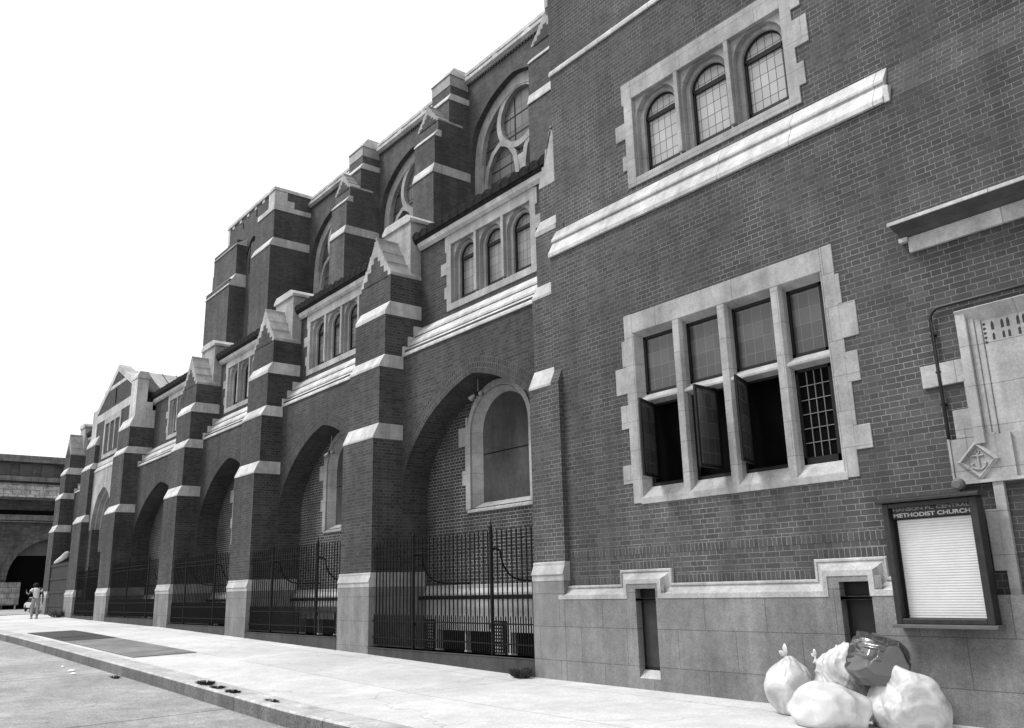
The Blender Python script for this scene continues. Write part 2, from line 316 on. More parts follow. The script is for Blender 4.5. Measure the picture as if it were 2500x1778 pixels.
def gablet(name, parent, c, a, z0, z1, y0, y1, steps=3, brick=True):
    q = MB(); out = [(c-a-.004, z0-.02), (c-a-.004, z0+.05)]; h = (z1-z0-.05)/(steps+.3)
    for i in range(steps):
        t = (i+1)/(steps+.3); out.append((c-a*(1-t)-.022, z0+.05+h*(i+1)-.045)); out.append((c-a*(1-t)-.018, z0+.05+h*(i+1)+.01)); out.append((c-a*(1-t)+.045, z0+.05+h*(i+1)+.015))
    out += [(c-.035, z1), (c, z1+.015)]
    out = out+[(2*c-x, z) for x, z in out[::-1][1:]]
    q.prism(out, 'y', y0, y1); o = q.build(name, M['stone_q'], parent, bevel=.006)
    if brick:
        b = MB(); st = []
        for k, (fx, fz) in enumerate(((.80, 0), (.80, .10), (.55, .10), (.55, .26), (.30, .26), (.30, .42), (.12, .42), (.12, .54))): st.append((c-a*fx, z0+(z1-z0)*fz-(.03 if fz == 0 else 0)))
        st = st+[(2*c-x, z) for x, z in st[::-1]]
        b.prism(st, 'y', y0-.006, y0+.1); b.build('brick_infill', M['brick'], parent)
    return o
PIERS = [(-10.72, -9.99), (-17.28, -15.93), (-23.72, -22.33), (-30.03, -28.65), (-37.70, -36.05), (-43.05, -41.45), (-47.95, -46.8)]
YS, YR, YA = .62, 1.265, 1.09
for i, (a, b) in enumerate(PIERS):
    zg = min(G(a, -.15), G(b, -.15))
    if i == 0: pier(a, b, zg, top=True, s=dict(PROF, base=-.156), xr_caps=-10.176, mat='brick_wing')
    elif i == 4: pass
    elif i == 5: pass
    else: pier(a, b, zg)
porchcaps = ((4.56, 4.62, 4.88), (6.90, 6.96, 7.18), (7.98, 8.06, 8.42))
sp = dict(base=-.15, s1=-.10, s2=.04, s3=.16, s4=.30)
for k, (a, b) in enumerate((PIERS[4], PIERS[5])):
    o = pier(a, b, min(G(a, -.15), G(b, -.15)), caps=porchcaps, top=False, s=sp, capback=(.70, 1.2, 1.25) if k == 0 else (.2, .55, .6))
# bays: lower arched wall, niche, string courses, upper aisle wall, roof
BAYS = [(-15.93, -10.72), (-22.33, -17.28), (-28.65, -23.72), (-36.05, -30.03), (-46.8, -43.05)]
AL = [(-14.875, 3), (-21.89, 4), (-28.16, 4), (-34.3, 3), (-46.4, 2)]
def bay(i, xl, xr):
    c, a = (xl+xr)/2, (xr-xl)/2; zg = g(c); dz = 0 if a > 2 else -.05
    arc = arch_pts(AP, c, a-.002, dz, 5)
    w = MB()
    # spandrel face from arch up to string
    for (p, q) in zip(arc[:-1], arc[1:]): w.quad((p[0], YS, p[1]), (q[0], YS, q[1]), (q[0], YS, 6.5), (p[0], YS, 6.5))
    # soffit
    sf = MB(); sf.uv = []; sl = 0
    for k, p in enumerate(arc):
        if k: sl += (Vector(p)-Vector(arc[k-1])).length
        sf.v += [(p[0], YS, p[1]), (p[0], YR+.01, p[1])]; sf.uv += [(0, sl), (YR+.01-YS, sl)]
        if k: sf.f.append((2*k-2, 2*k-1, 2*k+1, 2*k))
    wall = w.build('arched_wall', M['brick'], church)
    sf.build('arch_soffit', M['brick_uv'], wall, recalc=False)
    # three-ring brick arch
    rg = MB(); rg.uv = []; s = 0; N0 = len(arc)
    outp = []
    for k, p in enumerate(arc):
        t = (Vector(arc[min(k+1, N0-1)])-Vector(arc[max(k-1, 0)])).normalized(); n = Vector((-t.y, t.x))
        if k: s += (Vector(p)-Vector(arc[k-1])).length
        e = Vector(p)+n*.33; e.x = max(xl+.003, min(xr-.003, e.x))
        rg.v += [(p[0], YS-.004, p[1]), (e.x, YS-.004, e.y)]; rg.uv += [(s, 0.002), (s, .331)]
        if k: rg.f.append((2*k-2, 2*k, 2*k+1, 2*k-1))
    rg.build('arch_ring', M['ring'], wall, recalc=False)
    # string course: three weathered tiers
    tiers = [(.585, 6.36, .742, 6.60), (.728, 6.615, .895, 6.85), (.88, 6.865, YA, 7.12)]
    q = MB()
    for (ya, za, yb, zb) in tiers:
        q.prism([(ya, za), (ya, za+.05), (yb, zb), (YA+.05, zb), (YA+.05, za)], 'x', xl+.004, xr-.004)
        for xe in (xl,): q.prism([(ya-.004, za-.003), (ya-.004, zb-.002), (YA, zb-.002), (YA, za-.003)], 'x', xe+.001, xe+.06)
    q.build('string_course', M['stone'], wall, bevel=.005)
    # niche back wall
    nb = MB()
    if a > 2.2:
        c0 = c-.02; h = 1.0; nb.quad((xl-.1, YR, 1.12), (xr+.1, YR, 1.12), (xr+.1, YR, 2.9), (xl-.1, YR, 2.9)); nb.quad((xl-.1, YR, 2.9), (c0-h, YR, 2.9), (c0-h, YR, 4.43), (xl-.1, YR, 4.43)); nb.quad((c0+h, YR, 2.9), (xr+.1, YR, 2.9), (xr+.1, YR, 4.43), (c0+h, YR, 4.43))
        ar = [(c0-h*math.cos(math.pi*k/24), 4.43+.96*math.sin(math.pi*k/24)) for k in range(25)]
        nb.quad((xl-.1, YR, 4.43), (c0-h, YR, 4.43), (c0-h, YR, 5.6), (xl-.1, YR, 5.6)); nb.quad((c0+h, YR, 4.43), (xr+.1, YR, 4.43), (xr+.1, YR, 5.6), (c0+h, YR, 5.6))
        for p, q in zip(ar[:-1], ar[1:]): nb.quad((p[0], YR, p[1]), (q[0], YR, q[1]), (q[0], YR, 5.6), (p[0], YR, 5.6))
    else: nb.quad((xl-.1, YR, 1.12), (xr+.1, YR, 1.12), (xr+.1, YR, 5.6), (xl-.1, YR, 5.6))
    nb.build('niche_wall', M['brick_niche'], wall)
    nm = MB(); nm.prism([(YR-.10, 1.20), (YR-.10, 1.24), (YR-.03, 1.33), (YR-.035, 1.39), (YR-.005, 1.40), (YR+.1, 1.40), (YR+.1, 1.20)], 'x', xl+.006, xr-.006); nm.build('niche_moulding', M['granite_cap'], wall)
    # basement wall with paired cellar windows
    bb = MB(); zt = .52+ (zg-g(-13.3)); ybm = YR-.05
    for (x0, x1) in ((xl+.003, c-2.14), (c-.28, c+.28), (c+2.14, xr-.003)):
        if x1 > x0: bb.box(x0, x1, ybm, YR+.12, zg-.3, zt)
    bb.box(xl+.003, xr-.003, ybm, YR+.12, zt, 1.198); bw_ = bb.build('basement_wall', M['granite_cap'], wall)
    cg = MB(); cg.box(xl+.1, xr-.1, YR+.10, YR+.2, zg-.3, zt+.05); cg.build('cellar_glass', M['black'], wall)
    for cx in (c-1.2, c+1.2):
        if a > 2.2:
            f = MB(); f.box(cx-.04, cx+.04, YR-.02, YR+.1, zg-.2, zt); f.build('cellar_mullion', M['granite_cap'], wall)
            v = MB(); 
    for cx in (c-2.42, c):
        if a > 2.2:
            v = MB(); v.box(cx-.18, cx+.18, ybm-.03, ybm, zg+.02, zt+.2)
            vo = v.build('vent_screen', M['iron'], wall)
            v2 = MB()
            for r in range(5):
                for cc in range(10): v2.box(cx-.15+.062*r, cx-.15+.062*r+.03, ybm-.034, ybm-.03, zg+.06+.062*cc, zg+.06+.062*cc+.032)
            v2.build('vent_holes', M['granite_cap'], vo)
    if a > 2.2: niche_window(c, a, zg)
    # upper aisle wall
    u = MB(); ax0, an = AL[i]; wall_holes(u, xl-.02, xr+.02, 7.0, 9.1, YA, [(ax0+.1, ax0+1.2+.945*(an-1)-.1, 7.3, 8.9)], YA+.5); u.build('aisle_wall', M['brick'], church)
    co = MB(); co.box(xl+.003, xr-.003, YA-.035, YA+.1, 9.0, 9.13); co.prism([(YA-.10, 9.06), (YA-.12, 9.13), (YA-.12, 9.16), (YA+.1, 9.16), (YA+.1, 9.0), (YA-.03, 9.0)], 'x', xl+.004, xr-.004); co.build('cornice', M['stone'], church, bevel=.004)
    roof_strip(xl-1.3 if i != 4 else xl, xr if i else xr-.1)
def niche_window(c, a, zg):
    hw, zb, zs = .95, 2.885, 4.43; c0 = c-.02
    arc = [(c0-hw*math.cos(math.pi*k/24), zs+.86*math.sin(math.pi*k/24)) for k in range(25)]
    oh, oz = 1.06, .99
    oarc = [(c0-oh*math.cos(math.pi*k/24), zs+oz*math.sin(math.pi*k/24)) for k in range(25)]
    q = MB(); y0, y1 = YR-.025, YR+.28
    def ring(inner, outer, ya, yb):
        n = len(inner)
        vs = [(x, ya, z) for x, z in inner]+[(x, ya, z) for x, z in outer]+[(x, yb, z) for x, z in inner]+[(x, yb, z) for x, z in outer]
        fs = []
        for k in range(n-1): fs += [(k, k+1, n+k+1, n+k), (k, 2*n+k, 2*n+k+1, k+1), (n+k, n+k+1, 3*n+k+1, 3*n+k)]
        q.add(vs, fs)
    ring([(c0-hw, zb)]+arc+[(c0+hw, zb)], [(c0-oh, zb)]+oarc+[(c0+oh, zb)], y0, y1)
    ih = .78; iarc = [(c0-ih*math.cos(math.pi*k/24), zs+.74*math.sin(math.pi*k/24)) for k in range(25)]
    mh = .93; marc = [(c0-mh*math.cos(math.pi*k/24), zs+.845*math.sin(math.pi*k/24)) for k in range(25)]
    A_ = [(c0-mh, zb)]+marc+[(c0+mh, zb)]; B_ = [(c0-ih, zb)]+iarc+[(c0+ih, zb)]; n_ = len(A_)
    q.add([(x, YR+.012, z) for x, z in A_]+[(x, YR+.215, z) for x, z in B_]+[(x, y1, z) for x, z in B_], [(k, k+1, n_+k+1, n_+k) for k in range(n_-1)]+[(n_+k, n_+k+1, 2*n_+k+1, 2*n_+k) for k in range(n_-1)])
    q.prism([(YR-.03, 2.81), (YR-.03, 2.86), (YR+.20, 3.01), (YR+.3, 3.01), (YR+.3, 2.81)], 'x', c0-oh-.004, c0+oh+.004)
    for sx in (-1, 1):
        for (za, zb2, ex) in ((4.20, 4.60, .30), (3.38, 3.69, .18), (2.872, 3.38, .06), (3.69, 4.20, .07), (4.60, 4.80, .05)):
            x0, x1 = sorted((c0+sx*(oh-.02), c0+sx*(oh+ex))); q.box(x0, x1, y0+.001, YR+.1, za+.001, zb2-.001)
    o = q.build('niche_window', M['stone_q'], church, bevel=.006)
    b = MB(); b.prism([(c0-ih-.02, 2.98)]+[(c0-(ih+.02)*math.cos(math.pi*k/24), zs+.83*math.sin(math.pi*k/24)) for k in range(25)]+[(c0+ih+.02, 2.98)], 'y', YR+.20, YR+.23)
    b.build('plywood_panel', M['board'], o)
    b = MB(); b.box(c0-ih, c0+ih, YR+.192, YR+.199, 3.985, 4.0); b.build('panel_joint', M['black'], o)
def roof_strip(x0, x1):
    """pan-tiled aisle roof: scalloped eave row, then up the slope to the clerestory"""
    gt = MB(); gt.prism([(YA-.13, 9.165), (YA-.16, 9.19), (YA-.17, 9.26), (YA+.05, 9.26), (YA+.05, 9.165)], 'x', x0, x1); gt.build('gutter', M['tile'], church)
    n = max(2, int((x1-x0)/.30)); xs = frange(x0, x1, n*8); t = MB(); ys = [(YA-.22, 9.335), (YA+.5, 9.58), (YA+2.5, 10.2), (7.3, 11.6)]
    for (y, z) in ys:
        for j, x in enumerate(xs): t.v.append((x, y, z-.02+.095*abs(math.sin(math.pi*n*(x-x0)/(x1-x0)))**.6+.018*noise.noise(Vector((math.floor(n*(x-x0)/(x1-x0))*1.7, y, x0)))))
    m = len(xs)
    t.f = [(k*m+j, k*m+j+1, (k+1)*m+j+1, (k+1)*m+j) for k in range(3) for j in range(m-1)]
    for j in range(m-1):
        a, b = t.v[j], t.v[j+1]; t.quad((a[0], a[1]+.03, 9.23), (b[0], b[1]+.03, 9.23), b, a)
    t.build('aisle_roof', M['tile'], church)
def light_group(parent_fn, name, centers, yp, ztop, zbot, half, lhalf, zs, matg, sur, quoins, parent, zo, glassbot):
    """stone frame with round-headed lights: outer rect sur=(x0,x1,z0,z1)"""
    q = MB(); yf = yp-.02; x0, x1, z0, z1 = sur
    edges = [c-half for c in centers]+[c+half for c in centers]
    xs = sorted(edges)
    q.box(x0, xs[0], yf, yp+.3, z0, z1); q.box(xs[-1], x1, yf, yp+.3, z0, z1)
    q.box(xs[0], xs[-1], yf, yp+.3, ztop, z1)
    for k in range(len(centers)-1): q.box(centers[k]+half, centers[k+1]-half, yf, yp+.3, zbot, ztop)
    q.prism([(yf, z0), (yf, zbot-.06), (yp+.2, zbot+.06), (yp+.3, zbot+.06), (yp+.3, z0)], 'x', xs[0], xs[-1])
    for (xa, xb, za, zb) in quoins: q.box(xa, xb, yf+.002, yp+.05, za, zb)
    for c in centers:
        for (hw, ya, yb, dzz) in ((lhalf+.09, yp+.05, yp+.14, .07), (lhalf+.01, yp+.1401, yp+.27, 0)):
            arc = [(c-hw*math.cos(math.pi*k/16), zs+(hw*.95)*math.sin(math.pi*k/16)) for k in range(17)]
            poly = [(c-half-.001, zbot-.02), (c-hw, zbot-.02)]+arc+[(c+hw, zbot-.02), (c+half+.001, zbot-.02), (c+half+.001, ztop+.01), (c-half-.001, ztop+.01)]
            q.prism(poly, 'y', ya, yb)
    o = q.build(name, M['stone_q'], parent, bevel=.007)
    for c in centers:
        hw = lhalf+.03
        b = MB(); b.prism([(c-hw, glassbot-.03)]+[(c-hw*math.cos(math.pi*k/16), zs+hw*.95*math.sin(math.pi*k/16)) for k in range(17)]+[(c+hw, glassbot-.03)], 'y', yp+.225, yp+.235)
        b.build('pane', matg, o, origin=(c-hw, yp+.225, glassbot))
        f = MB(); f.box(c-lhalf, c+lhalf, yp+.19, yp+.222, zs-.035, zs+.035); f.box(c-lhalf, c-lhalf+.035, yp+.19, yp+.222, glassbot, zs); f.box(c+lhalf-.035, c+lhalf, yp+.19, yp+.222, glassbot, zs); f.box(c-lhalf, c+lhalf, yp+.19, yp+.222, glassbot-.02, glassbot+.03)
        a_ = [(c-lhalf*math.cos(math.pi*k/16), zs+lhalf*.95*math.sin(math.pi*k/16)) for k in range(17)]
        f.tube([(x, yp+.205, z) for x, z in a_], .018, 6); f.build('window_frame', M['frame'], o)
    return o
for i, (xl, xr) in enumerate(BAYS): bay(i, xl, xr)
def aisle_lights(x0, n, sfx=1):
    cs = [x0+.60+.945*k for k in range(n)]; x1 = x0+.6*2+.945*(n-1)
    qu = []
    for (xa, sg) in ((x0, -1), (x1, 1)):
        for (e, za, zb) in ((.22, 8.10, 8.38), (.09, 7.53, 7.80), (.06, 8.62, 8.98)):
            qu.append((xa-e, xa+.02, za, zb) if sg < 0 else (xa-.02, xa+e, za, zb))
    light_group(None, 'aisle_window', cs, YA, 8.765, 7.43, .43, .30, 8.40, M['lead_church'], (x0, x1, 7.22, 9.0), qu, church, 0, 7.52)
for x0_, n_ in AL: aisle_lights(x0_, n_)
# nave wall with traceried clerestory windows
YN = 7.2
NB = [(-23.62, -22.33), (-29.98, -28.7), (-17.25, -15.95)]
def nave_buttress(xl, xr):
    b = MB(); b.prism([(5.655, 9.5), (5.655, 15.2), (5.71, 15.49), (5.71, 16.58), (5.86, 16.8), (5.86, 17.22), (7.4, 17.22), (7.4, 9.5)], 'x', xl, xr); b.box(xl+.02, xr-.02, 6.33, 7.4, 17.2, 18.2)
    b.box(xl+.06, xr-.06, 6.42, 7.4, 18.4, 18.78)
    o = b.build('nave_buttress', M['brick_far'], church)
    for (poly, e) in (([(5.62, 15.14), (5.62, 15.20), (5.70, 15.49), (7.22, 15.49), (7.22, 15.16)], .004), ([(5.68, 16.53), (5.68, 16.58), (5.85, 16.80), (6.0, 16.80), (6.0, 16.55)], .004), ([(6.29, 18.15), (6.29, 18.2), (6.41, 18.42), (7.25, 18.42), (7.25, 18.18)], .0)):
        q = MB(); q.prism(poly, 'x', xl-e, xr+e); q.build('cap_stone', M['stone'], o, bevel=.01)
    gablet('gablet', o, (xl+xr)/2, (xr-xl)/2, 17.2, 18.02, 5.84, 6.9)
    p = MB(); c = (xl+xr)/2; a = (xr-xl)/2
    p.box(xl+.05, xr-.05, 6.40, 7.45, 18.78, 19.2); p.add([(xl+.02, 6.36, 19.2), (xr-.02, 6.36, 19.2), (xr-.02, 7.5, 19.2), (xl+.02, 7.5, 19.2), (c-.25, 6.82, 19.82), (c+.25, 6.82, 19.82), (c+.25, 7.5, 19.82), (c-.25, 7.5, 19.82)], [(0, 3, 2, 1), (0, 1, 5, 4), (1, 2, 6, 5), (2, 3, 7, 6), (3, 0, 4, 7), (4, 5, 6, 7)])
    p.build('pinnacle', M['stone_q'], o, bevel=.01)
for a, b in NB: nave_buttress(a, b)
NA = [(1, 13.5), (.995, 15.6), (.89, 16.95), (.57, 17.75), (.22, 18.13), (0, 18.25)]
def clerestory(c, a):
    arc = arch_pts(NA, c, a, 0, 5); y2 = 7.62
    w = MB()
    for (p, q) in zip(arc[:-1], arc[1:]):
        w.quad((p[0], YN, p[1]), (q[0], YN, q[1]), (q[0], YN, 19.2), (p[0], YN, 19.2)); w.quad((p[0], YN, p[1]), (p[0], y2, p[1]), (q[0], y2, q[1]), (q[0], YN, q[1]))
    for (x0, x1) in ((c-a-1.2, c-a), (c+a, c+a+1.2)): w.quad((x0, YN, 11), (x1, YN, 11), (x1, YN, 19.2), (x0, YN, 19.2))
    for x in (c-a, c+a): w.quad((x, YN, 11), (x, y2, 11), (x, y2, 13.5), (x, YN, 13.5))
    o = w.build('clerestory_wall', M['brick_far'], church)
    # stone tracery
    t = MB(); ya, yb = 7.46, 7.66
    def band(pts, wd, ya=ya, yb=yb):
        n = len(pts); inn = []; out = []
        for k, p in enumerate(pts):
            d = (Vector(pts[min(k+1, n-1)])-Vector(pts[max(k-1, 0)])).normalized(); nn = Vector((-d.y, d.x))*wd/2; inn.append(Vector(p)-nn); out.append(Vector(p)+nn)
        vs = [(v.x, y, v.y) for y in (ya, yb) for v in inn+out]; fs = []
        for k in range(n-1): fs += [(k, k+1, n+k+1, n+k), (2*n+k, 3*n+k, 3*n+k+1, 2*n+k+1), (k, 2*n+k, 2*n+k+1, k+1), (n+k, n+k+1, 3*n+k+1, 3*n+k)]
        t.add(vs, fs)
    band([(c+(x-c)*.93, 13.5+(z-13.5)*.962) for x, z in arc], .44, 7.42, 7.66)
    cr, cz = 1.09, 16.80
    band([(c+cr*math.cos(2*math.pi*k/40), cz+cr*math.sin(2*math.pi*k/40)) for k in range(41)], .22, 7.44, 7.65)
    for s in (-1, 1):
        cx = c+s*1.03; hw = .86
        pts = [(cx-hw, 13.5), (cx-hw, 14.9), (cx-hw*.86, 15.45), (cx-hw*.5, 15.9), (cx, 16.12), (cx+hw*.5, 15.9), (cx+hw*.86, 15.45), (cx+hw, 14.9), (cx+hw, 13.5)]
        band(pts, .2, 7.452+.004*s, 7.64)
    t.box(c-.16, c+.16, 7.468, 7.63, 13.5, 15.3)
    for s in (-1, 1):
        for k in range(4):
            e = .12 if k % 2 else .0; x0, x1 = sorted((c+s*(a*.80), c+s*(a-.12+e))); t.box(x0, x1, 7.44, 7.64, 13.5+.55*k, 14.04+.55*k)
    to = t.build('tracery', M['stone_q'], o, bevel=0)
    p = MB(); p.prism(arc, 'y', 7.60, 7.61); p.build('leaded_pane', M['lead_big'], to, origin=(c-a, 7.6, 13.4))
    # saddle bars
    s = MB()
    for z in (14.6, 15.25, 16.2, 16.9): s.box(c-a+.4, c+a-.4, 7.585, 7.597, z, z+.035)
    s.box(c-.4, c-.36, 7.58, 7.59, 15.4, 17.6); s.box(c+.4, c+.44, 7.58, 7.59, 15.4, 17.6)
    s.build('saddle_bars', M['frame'], to)
    # parapet
    q = MB(); x0, x1 = c-a-.15, c+a+.15
    q.prism([(YN-.04, 19.05), (YN-.16, 19.14), (YN-.16, 19.26), (YN+.3, 19.26), (YN+.3, 19.05)], 'x', x0, x1); q.box(x0, x1, YN-.06, YN+.3, 19.44, 19.56)
    for k in range(4): xx = x0+(x1-x0)*k/3; q.box(max(x0, xx-.14), min(x1, xx+.14), YN-.05, YN+.3, 19.26, 19.44)
    po = q.build('parapet', M['stone'], o)
    q = MB(); q.box(x0, x1, YN+.02, YN+.28, 19.26, 19.44); q.build('parapet_panel', M['brick_far'], po)
    dn = MB(); pl = [(x0, 19.06)]
    for k in range(int((x1-x0)/.16)): xx = x0+.16*k; pl += [(xx, 18.97), (xx+.08, 18.97), (xx+.08, 19.03), (xx+.159, 19.03)]
    dn.prism(pl+[(x1, 19.03), (x1, 19.06)], 'y', YN-.05, YN-.005)
    dn.build('dentil_row', M['brick_far'], po)
for c in (-19.85, -26.2, -32.6): clerestory(c, 2.5)
nr = MB(); nr.box(-36, -12, 7.9, 20, 11, 18.9); nr.build('nave_core', M['black'], church)
# tower at the far end
tw = MB(); TX = -35.2
tw.box(-41.0, TX, 5.40, 14, 8, 19.5); tw.box(-37.35, TX+.004, 5.27, 5.8, 8, 16.80); tw.box(-37.0, TX+.004, 5.8, 7.1, 8, 16.8); 
tower = tw.build('tower', M['brick_far'], church)
q = MB()
q.prism([(5.24, 16.75), (5.24, 16.83), (5.395, 17.16), (7.2, 17.16), (7.2, 16.76)], 'x', -37.35, TX+.005); q.box(-37.1, TX+.03, 5.36, 7.25, 18.53, 18.77)
q.box(-41.05, TX+.05, 5.33, 14.05, 19.5, 19.66); q.box(-35.9, TX+.02, 5.38, 6.0, 18.772, 19.498); q.box(-35.6, TX+.024, 5.385, 6.35, 18.774, 19.1)
q.box(-41.02, -40.75, 5.38, 6.0, 18.6, 19.5)
for k in range(5): x = -36.5-.95*k; q.box(x-.13, x+.13, 5.37, 5.45, 19.32, 19.498)
q.build('tower_bands', M['stone'], tower, bevel=.01)
q = MB(); q.box(-41.4, -38.27, 4.6, 5.6, 8, 15.9); q.box(-41.4, -38.35, 4.9, 5.6, 15.9, 18.0); ob = q.build('tower_buttress', M['brick_far'], church)
q = MB(); q.prism([(4.56, 15.58), (4.56, 15.62), (4.89, 16.22), (5.42, 16.22), (5.42, 15.6)], 'x', -41.42, -38.26); q.prism([(4.86, 17.75), (4.86, 17.8), (5.40, 18.12), (5.42, 17.75)], 'x', -41.42, -38.34); q.build('cap_stone', M['stone'], ob)
for (xa, za) in ((-41.72, 14.2), (-41.57, 17.0)): 
    q = MB(); q.box(xa, -40.9-.01*za/17, 4.93, 8, 8, za); q.build('corner_offset', M['brick_far'], tower)
dk = MB(); dk.prism([(-38.3, 12.0)]+[(-38.0-.75*math.cos(math.pi*k/12)*(1 if k < 6 else .75), 16.9+1.05*math.sin(math.pi*k/12)) for k in range(13)]+[(-37.36, 12.0)], 'y', 5.396, 5.41)
dk.build('blind_arch', M['brick_far'], tower)
q = MB(); 
arcp = [(-38.55+1.15*k/12, 16.95+1.08*math.sin(math.pi*(k/12)*.62+.0)) for k in range(13)]
for (p0, p1) in zip(arcp[:-1], arcp[1:]): q.add([(p0[0], 5.392, p0[1]), (p1[0], 5.392, p1[1]), (p1[0], 5.392, p1[1]-.22), (p0[0], 5.392, p0[1]-.30)], [(0, 1, 2, 3)])
q.build('arch_reveal', M['black'], tower)
for (x, za, zb) in ((-37.91, 16.2, 17.7), (-37.32, 18.95, 19.3), (-39.01, 18.9, 19.2)): q = MB(); q.box(x-.04, x+.04, 5.385, 5.394, za, zb); q.build('slit_opening', M['black'], tower)
# entrance porch with gable between the two widest buttresses
PW = .22; pc = -39.45
pm = MB(); AR = [(1, 3.5), (.98, 4.4), (.85, 5.0), (.55, 5.55), (.2, 5.84), (0, 5.92)]
xl, xr = -41.45, -37.70
arc = arch_pts(AR, (xl+xr)/2, 1.62, 0, 4)
for (p, q2) in zip(arc[:-1], arc[1:]): pm.quad((p[0], PW, p[1]), (q2[0], PW, q2[1]), (q2[0], PW, 6.8), (p[0], PW, 6.8))
for (x0, x1) in ((xl, arc[0][0]), (arc[-1][0], xr)): pm.quad((x0, PW, 4.2), (x1, PW, 4.2), (x1, PW, 6.8), (x0, PW, 6.8))
for k in range(4):
    aa = 1.62-.17*k; ya = PW+.16*k; a1 = arch_pts(AR, (xl+xr)/2, aa, -.12*k, 4); a2 = arch_pts(AR, (xl+xr)/2, aa-.17, -.12*(k+1), 4)
    for j in range(len(a1)-1):
        p, q2, r_, s2 = a1[j], a1[j+1], a2[j+1], a2[j]
        pm.quad((p[0], ya, p[1]), (p[0], ya+.16, p[1]), (q2[0], ya+.16, q2[1]), (q2[0], ya, q2[1])); pm.quad((p[0], ya+.16, p[1]), (q2[0], ya+.16, q2[1]), (r_[0], ya+.16, r_[1]), (s2[0], ya+.16, s2[1]))
porch = pm.build('porch_arch', M['stone_q'], church)
for (x0, x1) in ((xl, xl+.55), (xr-.55, xr)): pj = MB(); pj.box(x0, x1, PW+.002, 1.2, .2, 4.2); pj.build('porch_jamb', M['brick'], porch)
pd = MB(); pd.box(xl+.4, xr-.4, 1.0, 1.1, .2, 6.2); pd.build('porch_door', M['black'], porch)
q = MB(); q.prism([(PW-.02, 6.72), (PW-.02, 6.78), (PW+.10, 6.95), (.5, 6.95), (.5, 6.72)], 'x', xl+.002, xr-.002); q.prism([(PW+.08, 6.96), (PW+.08, 7.0), (.33, 7.2), (.5, 7.2), (.5, 6.96)], 'x', xl+.002, xr-.002); q.build('string_course', M['stone'], porch)
gb = MB(); gx, YG = -39.2, .325
gb.prism([(-42.6, 7.15), (-42.6, 9.2), (gx, 11.0), (-36.3, 9.5), (-36.3, 7.15)], 'y', YG, 1.5)
gable = gb.build('porch_gable', M['brick'], church)
q = MB()
for s, xe, ze in ((1, -36.55, 9.87), (-1, -42.3, 9.55)):
    q.prism([(gx, 11.25), (xe, ze+.18), (xe, ze-.12), (gx, 10.95)] if s > 0 else [(gx, 11.25), (gx, 10.95), (xe, ze-.12), (xe, ze+.18)], 'y', YG-.03, YG+.45)
q.box(-41.3, -37.4, YG-.012, YG+.05, 10.28, 10.44); q.box(-42.3, -36.4, YG-.014, YG+.05, 9.05, 9.42)
q.box(-36.92, -36.05, YG-.02, .74, 8.40, 10.0); q.box(-36.98, -35.99, YG-.05, .80, 10.0, 10.12); q.prism([(YG-.03, 10.12), (YG+.04, 10.3), (.72, 10.3), (.78, 10.12)], 'x', -36.92, -36.05)
q.box(-36.35, -36.053, .742, .98, 8.725, 9.05); q.box(-36.35, -36.056, .742, 1.16, 8.425, 8.722); q.box(-36.6, -36.28, 1.0, 1.5, 8.98, 9.19)
q.box(-43.05, -42.2, YG-.02, .74, 8.40, 9.75)
q.build('gable_coping', M['stone'], gable, bevel=.01)
q = MB(); q.box(-39.36, -39.26, YG-.018, YG+.02, 9.55, 10.2); q.build('gable_slit', M['black'], gable)
light_group(None, 'porch_window', [-40.2, -39.4, -38.6], YG-.02, 8.78, 7.48, .34, .22, 8.40, M['lead_church'], (-40.75, -38.1, 7.24, 9.04), [], church, 0, 7.52)
sw = MB(); sw.box(-36.62, -36.3, .75, 3, 7.15, 8.98); sw.build('porch_side_wall', M['brick'], gable)
eg = MB(); eg.box(-36.7, -36.2, .78, 2.2, 9.2, 9.5); eg.build('porch_gutter', M['tile'], gable)
q = MB()
def pr(x, y): return (x, y, 11.05-abs(x-gx)*.62)
q.add([pr(gx, .6), pr(gx, 7), pr(-36.2, 7), pr(-36.2, .75)], [(0, 1, 2, 3)]); q.add([pr(gx, .6), pr(gx, 7), pr(-43, 7), pr(-43, .75)], [(0, 1, 2, 3)]); ro = q.build('porch_roof', M['tin'], gable)
q = MB()
for k in range(9):
    y = .9+.62*k; a, b = Vector(pr(gx, y)), Vector(pr(-36.2, y)); q.tube([a+Vector((0, 0, .02)), b+Vector((0, 0, .02))], .022, 4)
q.build('roof_seam', M['plinth'], ro)
# ---------------------------------------------------------------- the near wing
wing = empty('church_wing', (-5, .5, 0), 'tall brick wing nearest the camera with large open mullioned window and granite base', 'building')
YB, YU, XL_, XR_ = -.02, .155, -10.18, 6.0
b = MB()
wall_holes(b, XL_, XR_, 1.0, 6.72, YB, [(-8.45, -5.2, 2.5, 4.95)], .45)
wall_holes(b, XL_, XR_, 7.2, 14.0, YU, [(-8.3, -5.45, 7.45, 8.86)], .5)
b.quad((XL_, YB, 6.72), (XR_, YB, 6.72), (XR_, YU, 7.2), (XL_, YU, 7.2))
b.quad((XL_, YB, -.5), (XL_, YB, 6.72), (XL_, 3, 6.72), (XL_, 3, -.5)); b.quad((XL_, YU, 7.2), (XL_, YU, 14), (XL_, 9, 14), (XL_, 9, 7.2)); b.quad((XL_, YB, 6.72), (XL_, YU, 7.2), (XL_, 3, 7.2), (XL_, 3, 6.72))
b.quad((XL_, YU, 14), (XR_, YU, 14), (XR_, 9, 14), (XL_, 9, 14)); b.quad((XR_, YB, -.5), (XR_, YB, 14), (XR_, 9, 14), (XR_, 9, -.5))
wallb = b.build('brick_wall', M['brick_wing'], wing)
